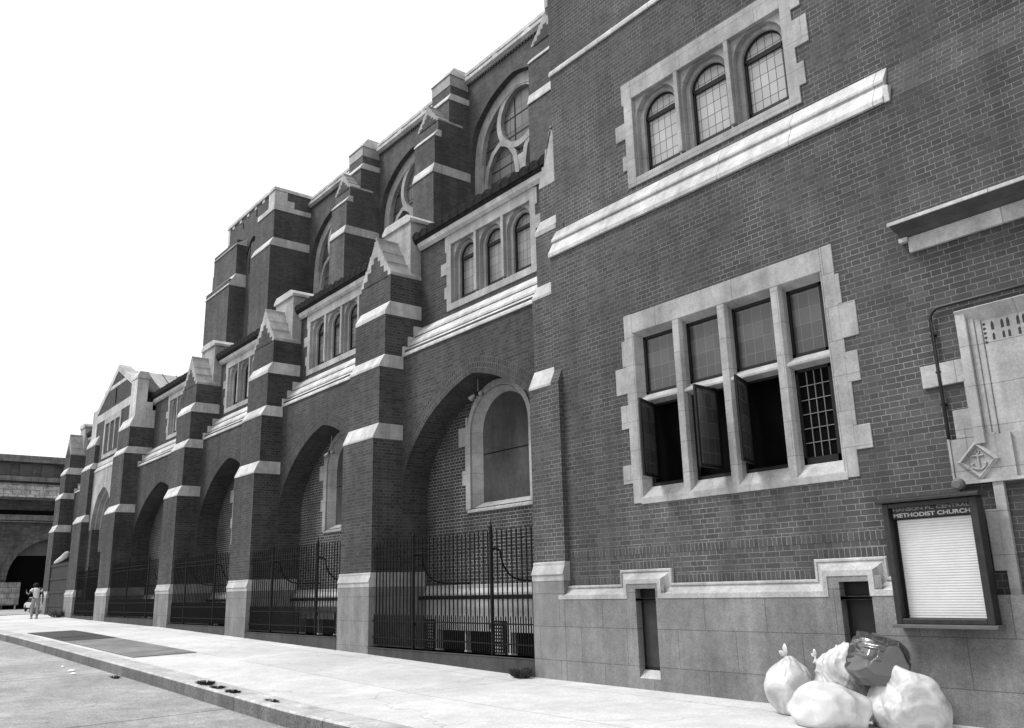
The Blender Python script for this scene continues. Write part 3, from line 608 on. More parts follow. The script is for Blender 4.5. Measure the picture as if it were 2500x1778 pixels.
ri = MB(); ri.box(-8.44, -5.21, .205, 4.5, 2.55, 4.94); room = ri.build('room_interior', M['black'], wing)
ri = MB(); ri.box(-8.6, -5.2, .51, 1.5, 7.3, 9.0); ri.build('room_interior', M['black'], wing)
# granite base
gw = MB(); W1 = (-8.53, -8.16, .10, 1.262); W2 = (-5.434, -5.062, .10, 1.292)
wall_holes(gw, -10.10, XR_, -.6, 1.135, -.15, [W1[:3]+(1.135,), W2[:3]+(1.135,)], .0)
for (w, r0, r1, zt) in ((W1, -8.70, -8.0, 1.325), (W2, -5.585, -4.93, 1.355)):
    wall_holes(gw, r0, r1, 1.135, zt, -.1505, [(w[0], w[1], 1.1, w[3])], .0)
gw.quad((-10.1, -.15, -.6), (-10.1, .1, -.6), (-10.1, .1, 1.13), (-10.1, -.15, 1.13))
gran = gw.build('granite_base', M['granite'], wing)
MP = [(0, YB-.03), (0, -.062), (.012, -.074), (.032, -.074), (.04, -.06), (.06, -.066), (.10, -.10), (.135, -.156), (.195, -.158), (.195, -.10), (.0, .02)]
q = MB(); q.sweep([(-10.12, 1.325), (-8.885, 1.325), (-8.885, 1.522), (-7.922, 1.522), (-7.922, 1.327), (-5.767, 1.327), (-5.767, 1.548), (-4.883, 1.548), (-4.883, 1.333), (-3.85, 1.335)], MP)
q.build('base_moulding', M['granite_cap'], wing)
for w in (W1, W2):
    q = MB(); q.prism([(-.151, w[2]-.002), (-.151, w[2]+.002), (-.05, w[2]+.10), (0, w[2]+.10), (0, w[2]-.002)], 'x', w[0], w[1]); so = q.build('cellar_window', M['granite_cap'], wing)
    q = MB(); q.box(w[0], w[1], -.03, -.01, w[2]+.09, w[3]-.1); q.build('metal_shutter', plain_mat('dark_shutter', .028 if w is W1 else .008, .6, .3), so)
    q = MB(); q.box(w[0], w[1], -.04, -.025, w[2]+.10, w[2]+.14); q.box(w[0]+.0, w[0]+.03, -.04, -.025, w[2]+.1, w[3]-.1); q.box(w[0], w[1], -.045, -.02, w[3]-.14, w[3]-.0); q.build('shutter_frame', M['frame'], so)
# rowlock courses
def rowlock(x0, x1, z, y=YB-.003):
    b = MB(); b.uv = []
    b.quad((x0, y, z), (x1, y, z), (x1, y, z+.104), (x0, y, z+.104)); b.uv = [(x0+20, .002), (x1+20, .002), (x1+20, .106), (x0+20, .106)]
    b.build('rowlock_course', M['rowlock'], wallb, recalc=False)
for (x0, x1, z) in ((-10.0, -8.885, 1.33), (-8.885, -7.922, 1.527), (-7.922, -5.767, 1.332), (-5.767, -4.78, 1.553), (-9.98, -4.78, 1.728)): rowlock(x0, x1, z)
# string courses
q = MB(); x1s = -4.2
q.prism([(YB-.04, 6.70), (YB-.045, 6.76), (.045, 6.97), (.05, 6.99), (.02, 6.995), (.02, 7.03), (YU-.005, 7.235), (.3, 7.235), (.3, 6.70)], 'x', XL_-.002, x1s)
q.box(x1s-.001, x1s+.07, -.045, .2, 6.69, 6.90); q.build('string_course', M['stone'], wing, bevel=.006)
q = MB(); q.prism([(YU-.03, 10.24), (YU-.03, 10.30), (YU+.06, 10.47), (.4, 10.47), (.4, 10.24)], 'x', XL_-.02, XR_); q.build('upper_string_course', M['stone'], wing, bevel=.006)
# upper triple window
qs = [(-8.65, -8.42, 8.21, 8.49), (-8.53, -8.42, 7.66, 7.91), (-8.48, -8.42, 8.8, 9.17), (-5.36, -5.13, 8.14, 8.55), (-5.36, -5.24, 7.57, 7.90), (-5.36, -5.20, 8.72, 9.1)]
light_group(None, 'triple_window', [-7.83, -6.885, -5.94], YU, 8.85, 7.52, .435, .325, 8.47, M['lead_pale'], (-8.44, -5.34, 7.33, 9.17), qs, wing, 0, 7.62)
# large mullioned casement window
q = MB(); yf = YB-.015; gy = .10
q.box(-8.56, -8.40, yf, .40, 2.43, 5.23); q.box(-5.255, -5.09, yf, .40, 2.43, 5.23)
q.prism([(yf, 4.93), (yf, 5.225), (.40, 5.225), (.40, 4.86), (gy, 4.86)], 'x', -8.40, -5.255)
for (xa, s) in ((-8.40, 1), (-5.255, -1)): q.prism([(xa, yf+.001), (xa+s*.02, yf+.001), (xa+s*.09, gy), (xa+s*.09, .19), (xa, .19)], 'z', 2.5, 4.92)
q.prism([(yf-.002, 2.41), (yf-.002, 2.50), (gy-.01, 2.655), (.40, 2.655), (.40, 2.41)], 'x', -8.42, -5.235)
MX = (-7.57, -6.78, -5.935)
for x in MX:
    q.prism([(x-.055, yf), (x+.055, yf), (x+.085, yf+.05), (x+.085, gy), (x+.06, gy+.1), (x-.06, gy+.1), (x-.085, gy), (x-.085, yf+.05)], 'z', 2.47, 4.925)
q.prism([(yf+.012, 3.865), (yf+.012, 3.90), (gy, 3.99), (gy+.1, 3.99), (gy+.1, 3.85), (gy, 3.83)], 'x', -8.39, -5.26)
for (xa, xb, za, zb) in ((-8.63, -8.5, 4.44, 4.845), (-8.787, -8.5, 4.04, 4.438), (-8.57, -8.5, 3.88, 4.038), (-8.715, -8.5, 3.52, 3.87), (-8.575, -8.5, 2.99, 3.518), (-8.745, -8.5, 2.72, 2.988), (-5.15, -5.04, 4.465, 4.84), (-5.15, -4.88, 4.042, 4.463), (-5.15, -5.075, 3.875, 4.04), (-5.15, -4.93, 3.512, 3.873), (-5.15, -5.05, 3.01, 3.51), (-5.15, -4.89, 2.731, 3.008)):
    q.box(xa, xb, yf+.003, .1, za, zb)
cw = q.build('mullioned_window', M['stone_q'], wing, bevel=.008)
LI = [(-8.30, -7.655), (-7.485, -6.865), (-6.695, -6.02), (-5.85, -5.36)]
for k, (xa, xb) in enumerate(LI):
    p = MB(); p.box(xa-.03, xb+.03, gy+.03, gy+.036, 3.97, 4.87); p.build('leaded_pane', M['lead_mid'], cw, origin=(xa, gy+.03, 4.0))
    f = MB(); f.box(xa-.01, xa+.035, gy, gy+.028, 3.98, 4.86); f.box(xb-.035, xb+.01, gy, gy+.028, 3.98, 4.86); f.box(xa, xb, gy, gy+.028, 4.82, 4.865); f.box(xa, xb, gy, gy+.028, 3.985, 4.03); f.build('window_frame', M['frame'], cw)
    if k == 3:
        p = MB(); p.box(xa-.02, xb+.02, gy+.03, gy+.036, 2.66, 3.86); p.build('leaded_pane', M['black'], cw)
        f = MB(); f.box(xa-.01, xa+.04, gy, gy+.029, 2.66, 3.85); f.box(xb-.04, xb+.01, gy, gy+.029, 2.66, 3.85); f.box(xa, xb, gy, gy+.029, 3.79, 3.85); f.box(xa, xb, gy, gy+.029, 2.66, 2.74); f.build('window_frame', M['frame'], cw)
        f = MB()
        for j in range(1, 4): x = xa+.04+(xb-xa-.08)*j/4; f.box(x-.0042, x+.0042, gy+.014, gy+.032, 2.74, 3.79)
        for j in range(1, 6): z = 2.74+1.05*j/6; f.box(xa+.04, xb-.04, gy+.012, gy+.031, z-.0042, z+.0042)
        f.build('glazing_bars', M['came'], cw)
    else:
        f = MB(); f.box(xa-.01, xb+.01, gy, gy+.03, 3.80, 3.85); f.box(xa-.01, xb+.01, gy, gy+.04, 2.65, 2.70); f.box(xa-.012, xa+.02, gy+.002, gy+.03, 2.69, 3.81); f.box(xb-.02, xb+.012, gy+.002, gy+.03, 2.69, 3.81); f.build('window_frame', M['frame'], cw)
SASH = [((-8.19, .10), (-8.00, -.40)), ((-7.06, .10), (-7.03, -.40)), ((-6.573, .10), (-6.396, -.37))]
for (h, fr) in SASH:
    d = Vector((fr[0]-h[0], fr[1]-h[1], 0)); ln = d.length; ang = math.atan2(d.y, d.x)
    f = MB(); z0, z1 = 2.755, 3.835
    f.box(0, .035, -.015, .015, z0, z1); f.box(ln-.035, ln, -.015, .015, z0, z1); f.box(.035, ln-.035, -.015, .015, z0, z0+.04); f.box(.035, ln-.035, -.015, .015, z1-.04, z1)
    for m in (f,): 
        ca, sa = math.cos(ang), math.sin(ang); f.v = [(h[0]+x*ca-y*sa, h[1]+x*sa+y*ca, z) for x, y, z in f.v]
    so = f.build('open_casement', M['frame'], cw)
    p = MB(); p.box(.03, ln-.03, -.004, .004, z0+.03, z1-.03); p.v = [(h[0]+x*ca-y*sa, h[1]+x*sa+y*ca, z) for x, y, z in p.v]
    gm = p.build('casement_pane', M['lead_mid'], cw, origin=(h[0], h[1], z0))
    gm.data.transform(Matrix.Rotation(-ang, 4, 'Z')); gm.rotation_euler = (0, 0, ang)
# hood moulding, carved doorway at the right
q = MB(); x1 = -1.2
q.prism([(-.31, 5.07), (-.31, 5.11), (-.22, 5.135), (.1, 5.135), (.1, 5.07)], 'x', -4.25, x1); q.box(-4.16, x1, -.06, .05, 4.80, 4.975); q.box(-4.25, -4.15, -.09, .05, 4.93, 4.98)
hm = q.build('hood_moulding', M['stone'], wing, bevel=.004)
q = MB(); q.prism([(-.30, 5.068), (-.24, 5.045), (-.13, 5.02), (-.09, 4.99), (-.065, 4.978), (.05, 4.978), (.05, 5.068)], 'x', -4.23, x1-.01); q.build('shaded_cove', stone_mat('shade_toned_stone', .085), hm)  # shade under the ledge, painted in as a darker stone colour
q = MB(); dl, dr = -3.78, -2.0
q.prism([(-.10, 4.0), (-.12, 3.99), (-.02, 3.83), (.12, 3.83), (.12, 4.0)], 'x', dl, dr); q.box(dl, dl+.10, -.10, .12, 2.6, 3.985); q.box(-3.692, -3.59, -.065, .12, 1.0, 2.7)
for (x, y0) in ((dl+.101, -.062), (dl+.161, -.047)): q.box(x, x+.06, y0, .12, 2.21, 3.9)
for (xa, xb, za, zb) in ((-4.234, -3.7, 3.262, 3.503), (-3.97, -3.7, 2.682, 2.98), (-3.81, -3.71, 2.98, 3.262), (-3.805, -3.65, 1.36, 1.95)): q.box(xa, xb, YB-.04, .05, za, zb)
q.box(dl+.222, dr, -.032, .13, 2.21, 3.9)
dw = q.build('carved_doorway', M['stone_q'], wing, bevel=.006)
q = MB(); q.box(-4.035, -3.45, -.062, .05, 2.25, 2.679); q.box(-4.06, -4.038, -.075, -.03, 2.24, 2.69); q.box(-4.06, -3.3, -.085, -.03, 2.215, 2.247); q.build('emblem_panel', M['stone_q'], dw)
q = MB(); cx, cz = -3.785, 2.437
for (r0, r1, ya, yb) in ((.205, .165, -.075, -.10), (.165, .135, -.10, -.06)):
    A = [(cx, ya, cz+r0), (cx+r0, ya, cz), (cx, ya, cz-r0), (cx-r0, ya, cz)]; B = [(cx, yb, cz+r1), (cx+r1, yb, cz), (cx, yb, cz-r1), (cx-r1, yb, cz)]
    q.add(A+B, [(k, (k+1) % 4, 4+(k+1) % 4, 4+k) for k in range(4)])
q.add([(cx, -.05, cz+.206), (cx+.206, -.05, cz), (cx, -.05, cz-.206), (cx-.206, -.05, cz), (cx, -.075, cz+.205), (cx+.205, -.075, cz), (cx, -.075, cz-.205), (cx-.205, -.075, cz)], [(k, (k+1) % 4, 4+(k+1) % 4, 4+k) for k in range(4)])
q.add([(cx, -.06, cz+.136), (cx+.136, -.06, cz), (cx, -.06, cz-.136), (cx-.136, -.06, cz)], [(0, 1, 2, 3)])
q.build('diamond_frame', M['stone_q'], dw, recalc=False)
q = MB(); q.tube([(cx, -.07, cz-.085), (cx, -.07, cz+.075)], .011, 8); q.tube([(cx-.055, -.072, cz+.05), (cx+.055, -.072, cz+.05)], .009, 8); q.tube([(cx+.075*math.sin(t), -.07, cz-.01-.08*math.cos(t)) for t in frange(-1.25, 1.25, 10)], .010, 8); q.tube([(cx+.018*math.sin(t), -.07, cz+.09+.018*math.cos(t)) for t in frange(0, 6.28, 10)], .006, 6)
for s in (-1, 1): q.tube([(cx+s*.071, -.07, cz-.035), (cx+s*.045, -.07, cz-.02)], [.016, .004], 6)
q.build('anchor_emblem', M['stone_q'], dw)
q = MB()   # pierced tracery head: dark plates on the pale panel paint the shade of openings
yt = -.0335
def hole(poly): q.prism(poly, 'y', yt, yt+.02)
for k in range(9):
    x = -3.47+.075*k+(.02 if k % 2 else 0)
    hole([(x, 3.735), (x+.028, 3.735), (x+.028, 3.80), (x+.018, 3.825), (x+.01, 3.825), (x, 3.80)])
    hole([(x+.002, 3.63), (x+.026, 3.63), (x+.026, 3.69), (x+.014, 3.705), (x+.002, 3.69)])
for k in range(5): z = 3.60+.048*k; hole([(-3.535, z), (-3.515, z+.017), (-3.535, z+.034), (-3.552, z+.017)])
tro = q.build('tracery_shade', plain_mat('pierced_shadow', .03, .9), dw)
# ---------------------------------------------------------------- conduit and small wall lamp
pts = [(-4.043, -.06, 2.69), (-4.047, -.06, 3.45), (-4.05, -.06, 3.98)]+[(-3.93-.12*math.cos(t), -.06, 3.98+.12*math.sin(t)) for t in frange(0, math.pi/2, 8)]+[(-3.6, -.06, 4.10), (-1.4, -.06, 4.11)]
q = MB(); q.tube(pts, .018, 10)
cnd = q.build('conduit_pipe', plain_mat('black_conduit', .012, .45, .2), origin=(-4.04, -.06, 2.69), smooth=True); tag(cnd, 'thin black conduit bending round the carved stone doorway at the right', 'pipe')
for z in (3.05, 3.4, 3.8): q = MB(); q.box(-4.075, -4.02, -.066, -.022, z, z+.02); q.build('pipe_clip', M['iron'], cnd)
lamp = empty('wall_lamp', (-3.93, -.06, 2.2), 'small round dark sign lamp fixed above the glass notice board', 'lamp')
q = MB(); q.tube([(-4.02, -.03, 2.19), (-3.98, -.14, 2.185), (-3.93, -.24, 2.195)], .016, 8); q.build('lamp_arm', M['iron'], lamp)
q = MB(); q.lathe([(.0, -.02), (.035, -.02), (.06, 0), (.062, .05), (.05, .07), (.0, .075)], (-3.925, -.30, 2.2), 18, 'y'); q.build('lamp_shade', plain_mat('dusty_lamp', .09, .6), lamp, smooth=False)
# ---------------------------------------------------------------- notice board
nbx = empty('notice_board', (-4.25, -.155, .83), 'glazed church notice board in a dark frame with white letter panel', 'notice board')
bx0, bx1, bz0, bz1 = -4.742, -3.77, .86, 2.075
wood = plain_mat('black_painted_wood', .016, .45, .4, 14)
q = MB(); q.box(bx0, bx0+.065, -.30, -.16, bz0, bz1); q.box(bx1-.075, bx1, -.30, -.16, bz0, bz1); q.box(bx0+.065, bx1-.075, -.30, -.16, bz1-.05, bz1); q.box(bx0+.065, bx1-.075, -.30, -.16, bz0, bz0+.055)
q.build('frame', wood, nbx, bevel=.008)
q = MB(); q.prism([(-.36, bz1+.002), (-.36, bz1+.03), (-.32, bz1+.05), (-.15, bz1+.06), (-.15, bz1+.002)], 'x', bx0-.04, bx1+.05); q.build('hood', wood, nbx, bevel=.004)
q = MB(); q.prism([(-.335, bz0-.035), (-.335, bz0-.01), (-.30, bz0), (-.16, bz0), (-.16, bz0-.035)], 'x', bx0-.03, bx1+.03); q.build('sill_ledge', plain_mat('worn_wood_edge', .09, .6), nbx)
q = MB(); q.box(bx0+.065, bx1-.075, -.24, -.18, 1.915, bz1-.05); hp = q.build('header_panel', plain_mat('black_header', .010, .35), nbx)
q = MB(); q.box(bx0+.06, bx1-.07, -.175, -.16, bz0+.05, 1.92); q.build('back_panel', wood, nbx)
q = MB(); yl = -.195; n = 38; zb, zt = bz0+.06, 1.905; ph = (zt-zb)/n; xa, xb = bx0+.095, bx1-.085
pl = [(yl+.015, zb)]
for k in range(n):
    z = zb+ph*k; pl += [(yl, z+.001), (yl-.001, z+ph*.62), (yl+.011, z+ph*.66), (yl+.011, z+ph*.98)]
pl += [(yl+.015, zt)]
q.prism(pl, 'x', xa, xb); q.build('letter_panel', plain_mat('white_felt_board', .66, .7, .05), nbx)
def text(body, x, z, w, y, parent, mat, size):
    cu = bpy.data.curves.new('lettering', 'FONT'); cu.body = body; cu.size = size; cu.extrude = .002; cu.offset = .0014; cu.align_x = 'LEFT'
    o = bpy.data.objects.new('lettering', cu); COL.objects.link(o); o.rotation_euler = (math.pi/2, 0, 0)
    bpy.context.view_layer.update(); dx = o.dimensions.x; me = bpy.data.meshes.new_from_object(o.evaluated_get(bpy.context.evaluated_depsgraph_get())); bpy.data.objects.remove(o)
    me.materials.clear(); me.materials.append(mat); o = bpy.data.objects.new('lettering', me); COL.objects.link(o); o.rotation_euler = (math.pi/2, 0, 0); o.scale = (w/dx, 1, 1)
    o.parent = parent; o.location = Vector((x, y, z))-wl(parent)
letm = plain_mat('pale_letters', .42, .6)
text('HANSON PL. CENTRAL', -4.655, 1.992, .79, -.243, hp, plain_mat('faded_letters', .2, .6, .4, 30), .046)
text('METHODIST CHURCH', -4.655, 1.928, .79, -.243, hp, letm, .056)
# ---------------------------------------------------------------- iron railings
def railing(xl, xr, zp, ztop, label, braces=True, npost=2):
    F = -.05; t = empty('iron_railing', ((xl+xr)/2, F, zp), label, 'railing', 'iron railings between the buttresses')
    q = MB(); q.box(xl+.003, xr-.003, F-.11, F+.2, zp-.6, zp); q.prism([(F-.12, zp-.02), (F-.12, zp), (F+.21, zp), (F+.21, zp-.02)], 'x', xl+.004, xr-.004); q.build('plinth', M['plinth'], t, bevel=.01)
    n = int((xr-xl)/.128); dx = (xr-xl)/n
    q = MB()
    for k in range(1, n): x = xl+dx*k; q.tube([(x, F, zp+.05), (x, F, ztop-.04), (x, F, ztop)], [.0125, .0125, .004], 6)
    q.build('tall_pickets', M['iron'], t)
    q = MB()
    for k in range(n): x = xl+dx*(k+.5); q.tube([(x, F, zp+.05), (x, F, zp+.60), (x, F, zp+.63)], [.0115, .0115, .004], 6)
    q.build('short_pickets', M['iron'], t)
    for z in (zp+.185, zp+.50, ztop-.17, ztop-.29):
        q = MB(); hh = .011 if z < zp+1 else .007; q.box(xl+.002, xr-.002, F-.014, F+.014, z-hh, z+hh); q.build('rail', M['iron'], t)
    q = MB(); q.box(xl+.002, xr-.002, YR-.22, YR-.17, 1.12, 1.19); q.build('back_rail', M['iron'], t)
    for j in range(npost):
        x = xr-1.21-2.47*j if npost == 2 else (xl+xr)/2
        q = MB(); q.box(x-.022, x+.022, F-.022, F+.022, zp, ztop); q.lathe([(.03, 0), (.035, .02), (.018, .04), (.03, .07), (.012, .12), (.003, .20)], (x, F, ztop-.03), 8)
        q.tube([(x-.03-.03*math.cos(a), F, ztop+.03+.03*math.sin(a)) for a in frange(-1.5, 3.2, 8)], .007, 5); q.box(x-.03, x+.03, F-.03, F+.03, zp+.42, zp+.5); q.build('post', M['iron'], t)
        if braces:
            z0 = ztop-.32; pts = [(x, F, z0), (x, F+.15, z0), (x, F+.2, z0-.05)]+[(x, F+.2+.5*(1-math.cos(a)), z0-.05-.48*math.sin(a)) for a in frange(.15, math.pi/2, 8)]+[(x, YR, z0-.54)]
            q = MB(); q.tube(pts, .017, 6); q.build('brace', M['iron'], t)
    return t
railing(-15.93, -10.72, .245, 2.29, 'black iron railing in the nearest arched bay, beside the granite wing')
railing(-22.33, -17.28, .40, 2.41, 'black iron railing in the second arched bay from the granite wing')
railing(-28.65, -23.72, .50, 2.48, 'black iron railing in the third arched bay from the granite wing')
railing(-36.05, -30.03, .63, 2.56, 'black iron railing in the arched bay just before the gabled porch')
railing(-41.45, -37.70, .64, 2.46, 'dark iron gate railing across the gabled stone porch', False, 1)
hz = empty('board_hoarding', (-44.9, -.02, .6), 'dark board hoarding filling the last bay beyond the porch', 'hoarding')
q = MB(); q.box(-46.8, -43.05, -.05, 0, .5, 2.95); q.build('board_panel', plain_mat('tarred_boards', .012, .8, .5, 3), hz)
q = MB()
for z in (1.0, 1.6, 2.2, 2.8): q.box(-46.79, -43.06, -.08, -.05, z, z+.09)
q.build('ledger_board', plain_mat('tarred_ledger', .016, .8, .5, 3), hz)
q = MB(); q.tube([(-46.2, -.05, 3.0), (-45.4, -.07, 3.06), (-44.6, -.06, 3.16), (-43.8, -.05, 3.30)], [.05, .10, .12, .14], 8); tp = q.build('rolled_tarpaulin', plain_mat('pale_canvas', .45, .8), origin=(-45, -.06, 3.0), smooth=True); tag(tp, 'pale rolled tarpaulin lying along the top of the dark board hoarding', 'tarpaulin')
# ---------------------------------------------------------------- floodlights hanging in the arches
def flood(x, z, label):
    t = empty('floodlight', (x, .92, z+.2), label, 'floodlight', 'floodlights hung in the arches')
    q = MB(); q.tube([(x, .92, z+.02), (x, .92, z+.42)], .011, 6); q.build('drop_rod', plain_mat('grey_rod', .2, .5), t)
    q = MB(); q.lathe([(.02, -.04), (.075, -.04), (.08, 0), (.06, .03), (.02, .04)], (x, .92, z), 12); q.build('junction_box', M['iron'], t)
    for s in (-1, 1):
        q = MB(); d = Vector((s*.75, -.25, -.55 if s < 0 else -.25)).normalized(); p = Vector((x+s*.06, .90, z-.01)); q.tube([p, p+d*.05, p+d*.11, p+d*.16], [.02, .03, .052, .056], 12); q.build('lamp_head', plain_mat('pale_reflector_lamp', .22, .4), t, smooth=True)
flood(-13.55, 5.12, 'small twin floodlight hanging under the crown of the nearest arch')
flood(-19.9, 4.80, 'small twin floodlight hanging under the crown of the second arch')
# ---------------------------------------------------------------- far terminal building
term = empty('terminal_building', (-150, 22, .2), 'large masonry hall with a wide dark arch closing the far end of the street', 'building')
tb1 = brick_mat('terminal_brick', .06, .085, .08, bw_=.6, rh=.3, ms=.02); tb2 = stone_mat('terminal_stone', .15, joints=(2, .8, 0, 0, .03), jv=.6, var=(.6, 1.25)); tb3 = plain_mat('terminal_glazing', .055, .6, .3, .6)
XF = -150; ay, az, ro_, ri_ = 20.0, 4.3, 7.0, 6.1
q = MB()
def arcY(r, n=28): return [(ay-r*math.cos(math.pi*k/n), az+r*math.sin(math.pi*k/n)) for k in range(n+1)]
A = arcY(ri_); q.prism([(-2, 0)]+[(ay-ri_, 0)]+A+[(ay+ri_, 0), (60, 0), (60, 22.3), (-2, 22.3)], 'x', XF-30, XF); q.build('wall', tb1, term)
q = MB(); B = arcY(ro_)
n = len(A)
q.add([(XF+.25, y, z) for y, z in A]+[(XF+.25, y, z) for y, z in B]+[(XF-.5, y, z) for y, z in A]+[(XF-.5, y, z) for y, z in B], [(k, k+1, n+k+1, n+k) for k in range(n-1)]+[(k, 2*n+k, 2*n+k+1, k+1) for k in range(n-1)]+[(n+k, n+k+1, 3*n+k+1, 3*n+k) for k in range(n-1)])
q.build('arch_surround', stone_mat('terminal_arch_stone', .10, joints=(1.6, .8, 0, 0, .05), jv=.5, var=(.6, 1.25)), term)
q = MB(); q.box(XF-4, XF-1, ay-ri_, ay+ri_, 0, 7.9); q.build('dark_doorway', M['black'], term)
q = MB(); q.prism([(ay-ri_+.2, 7.9)]+[p for p in A if p[1] > 7.9]+[(ay+ri_-.2, 7.9)], 'x', XF-1.2, XF-1); q.build('lunette_window', tb3, term)
q = MB(); q.box(XF, XF+.8, -2, 60, 19.0, 19.7); q.box(XF, XF+1.0, -2, 60, 21.9, 22.9); q.box(XF, XF+.5, -2, 60, 13.1, 13.9); q.box(XF, XF+.6, -2, 60, 12.8, 12.95); q.build('cornice', tb2, term)
q = MB(); q.prism([(XF, 18.9), (XF+.2, 18.9), (XF+2.2, 16.3), (XF, 16.3)], 'y', -2, 60) if False else q.add([(XF+.2, -2, 18.7), (XF+.2, 60, 18.7), (XF+2.4, 60, 16.4), (XF+2.4, -2, 16.4), (XF, -2, 16.2), (XF, 60, 16.2)], [(0, 1, 2, 3), (2, 3, 4, 5)])
q.build('canopy_roof', stone_mat('patched_canopy', .30, joints=(1.2, .8, 0, 0, .06), jv=.5, var=(.45, 1.4), streak=.3), term)
q = MB(); q.box(XF, XF+.5, -2, 60, 14.0, 14.6); q.build('dark_band', M['black'], term)  # plain black band across the facade
q = MB()
for k in range(20): q.box(XF, XF+.15, -1+3*k, -1+3*k+1.7, 19.85, 21.7)
q.build('attic_window', tb3, term)
q = MB(); q.box(-147, -146.7, 12.4, 15.4, .7, 3.9); q.box(-147, -146.75, 12.6, 12.8, .15, .7); q.box(-147, -146.75, 14.9, 15.1, .15, .7)
bl = q.build('poster_panel', stone_mat('weathered_posters', .26, joints=(1.1, .8, 0, 0, .06), jv=.5, var=(.5, 1.4)), origin=(-147, 15, .15)); tag(bl, 'pale poster panel standing in front of the dark far archway', 'poster panel')
# ---------------------------------------------------------------- distant car
car = empty('parked_car', (-105, 10.85, g(-105)-.14), 'pale distant car partly hidden beyond the walking person', 'car')
zc = g(-105)-.14; paint = plain_mat('cream_car_paint', .55, .3, .05, spec=.6)
q = MB(); prof = [(-107.2, .35), (-107.25, .75), (-106.6, .92), (-103.6, .92), (-102.85, .85), (-102.75, .55), (-102.85, .35)]
q.prism([(x, z+zc) for x, z in prof], 'y', 9.98, 11.72); body = q.build('body', paint, car, bevel=.08)
q = MB(); q.add([(-106.6, 10.05, .92+zc), (-103.7, 10.05, .92+zc), (-104.4, 10.2, 1.38+zc), (-106.0, 10.2, 1.38+zc), (-106.6, 11.65, .92+zc), (-103.7, 11.65, .92+zc), (-104.4, 11.5, 1.38+zc), (-106.0, 11.5, 1.38+zc)], [(0, 1, 2, 3), (4, 5, 6, 7), (1, 5, 6, 2), (0, 4, 7, 3), (2, 6, 7, 3)]); q.build('cabin_glass', plain_mat('car_glass', .03, .1), car, bevel=.05)
q = MB(); q.box(-106.0, -104.4, 10.18, 11.52, 1.37+zc, 1.43+zc); q.build('roof', paint, car, bevel=.03)
for (x, y) in ((-103.6, 9.96), (-103.6, 11.56), (-106.4, 9.96), (-106.4, 11.56)):
    q = MB(); q.lathe([(.1, 0), (.31, 0), (.33, .03), (.33, .15), (.31, .18), (.1, .18)], (x, y, .33+zc), 16, 'y'); q.build('wheel', M['iron'], car)
for y in (10.25, 11.45): q = MB(); q.lathe([(.01, 0), (.1, 0), (.1, .05), (.01, .06)], (-102.78, y, .68+zc), 12, 'x'); q.build('headlight', plain_mat('headlight_glass', .6, .15), car)
q = MB(); q.box(-102.80, -102.62, 9.95, 11.75, .42+zc, .54+zc); q.build('bumper', plain_mat('chrome_bumper', .5, .2, metal=.8), car)
q = MB(); q.box(-102.80, -102.74, 10.45, 11.25, .58+zc, .78+zc); q.build('grille', M['iron'], car)
car.location.y -= .62
# ---------------------------------------------------------------- walking person
def skin(name, pts, edges, radii, mat, parent, origin, sub=2, root=0):
    me = bpy.data.meshes.new(name); me.from_pydata([Vector(p) for p in pts], edges, []); o = bpy.data.objects.new(name, me); COL.objects.link(o); LOC[o.name] = Vector(origin)
    me.materials.append(mat)
    sk = o.modifiers.new('skin', 'SKIN'); sk.use_smooth_shade = True
    for i, r in enumerate(radii):
        v = me.skin_vertices[0].data[i]; v.radius = (r, r) if not isinstance(r, tuple) else r; v.use_root = (i == root)
    sb = o.modifiers.new('sub', 'SUBSURF'); sb.levels = sb.render_levels = sub
    if parent: o.parent = parent
    o.location = Vector(origin)-(wl(parent) if parent else Vector((0, 0, 0))); return o
PX, PY = -42.7, -1.31; pz = G(PX, PY)
person = empty('person', (PX, PY, pz), 'person in white shirt and pale trousers walking away along the sidewalk', 'person')
# local axes: walking towards -X, image-left is -Y side seen from behind
pk = plain_mat('dark_skin', .045, .5, .1); hairm = plain_mat('black_hair', .01, .9)
J = {'pel': (0, 0, .80), 'wa': (-.01, .0, .93), 'ch': (-.05, -.01, 1.10), 'nk0': (-.10, -.02, 1.23), 'nk': (-.13, -.02, 1.28), 'hd': (-.17, -.02, 1.35), 'ht': (-.19, -.02, 1.43),
     'shL': (-.06, -.18, 1.20), 'elL': (.02, -.30, 1.0), 'wrL': (-.14, -.36, 1.08), 'haL': (-.2, -.36, 1.13), 'shR': (-.06, .18, 1.20), 'elR': (.0, .25, .97), 'wrR': (-.04, .27, .76), 'haR': (-.06, .27, .69),
     'hpL': (0, -.09, .76), 'knL': (-.05, -.10, .44), 'anL': (.02, -.11, .08), 'toL': (-.14, -.12, .03), 'hpR': (0, .09, .76), 'knR': (.02, .09, .43), 'anR': (.10, .08, .09), 'toR': (-.05, .08, .03)}
nm = list(J); E_ = [('pel', 'wa'), ('wa', 'ch'), ('ch', 'nk0'), ('nk0', 'nk'), ('nk', 'hd'), ('hd', 'ht'), ('nk0', 'shL'), ('shL', 'elL'), ('elL', 'wrL'), ('wrL', 'haL'), ('nk0', 'shR'), ('shR', 'elR'), ('elR', 'wrR'), ('wrR', 'haR'), ('pel', 'hpL'), ('hpL', 'knL'), ('knL', 'anL'), ('anL', 'toL'), ('pel', 'hpR'), ('hpR', 'knR'), ('knR', 'anR'), ('anR', 'toR')]
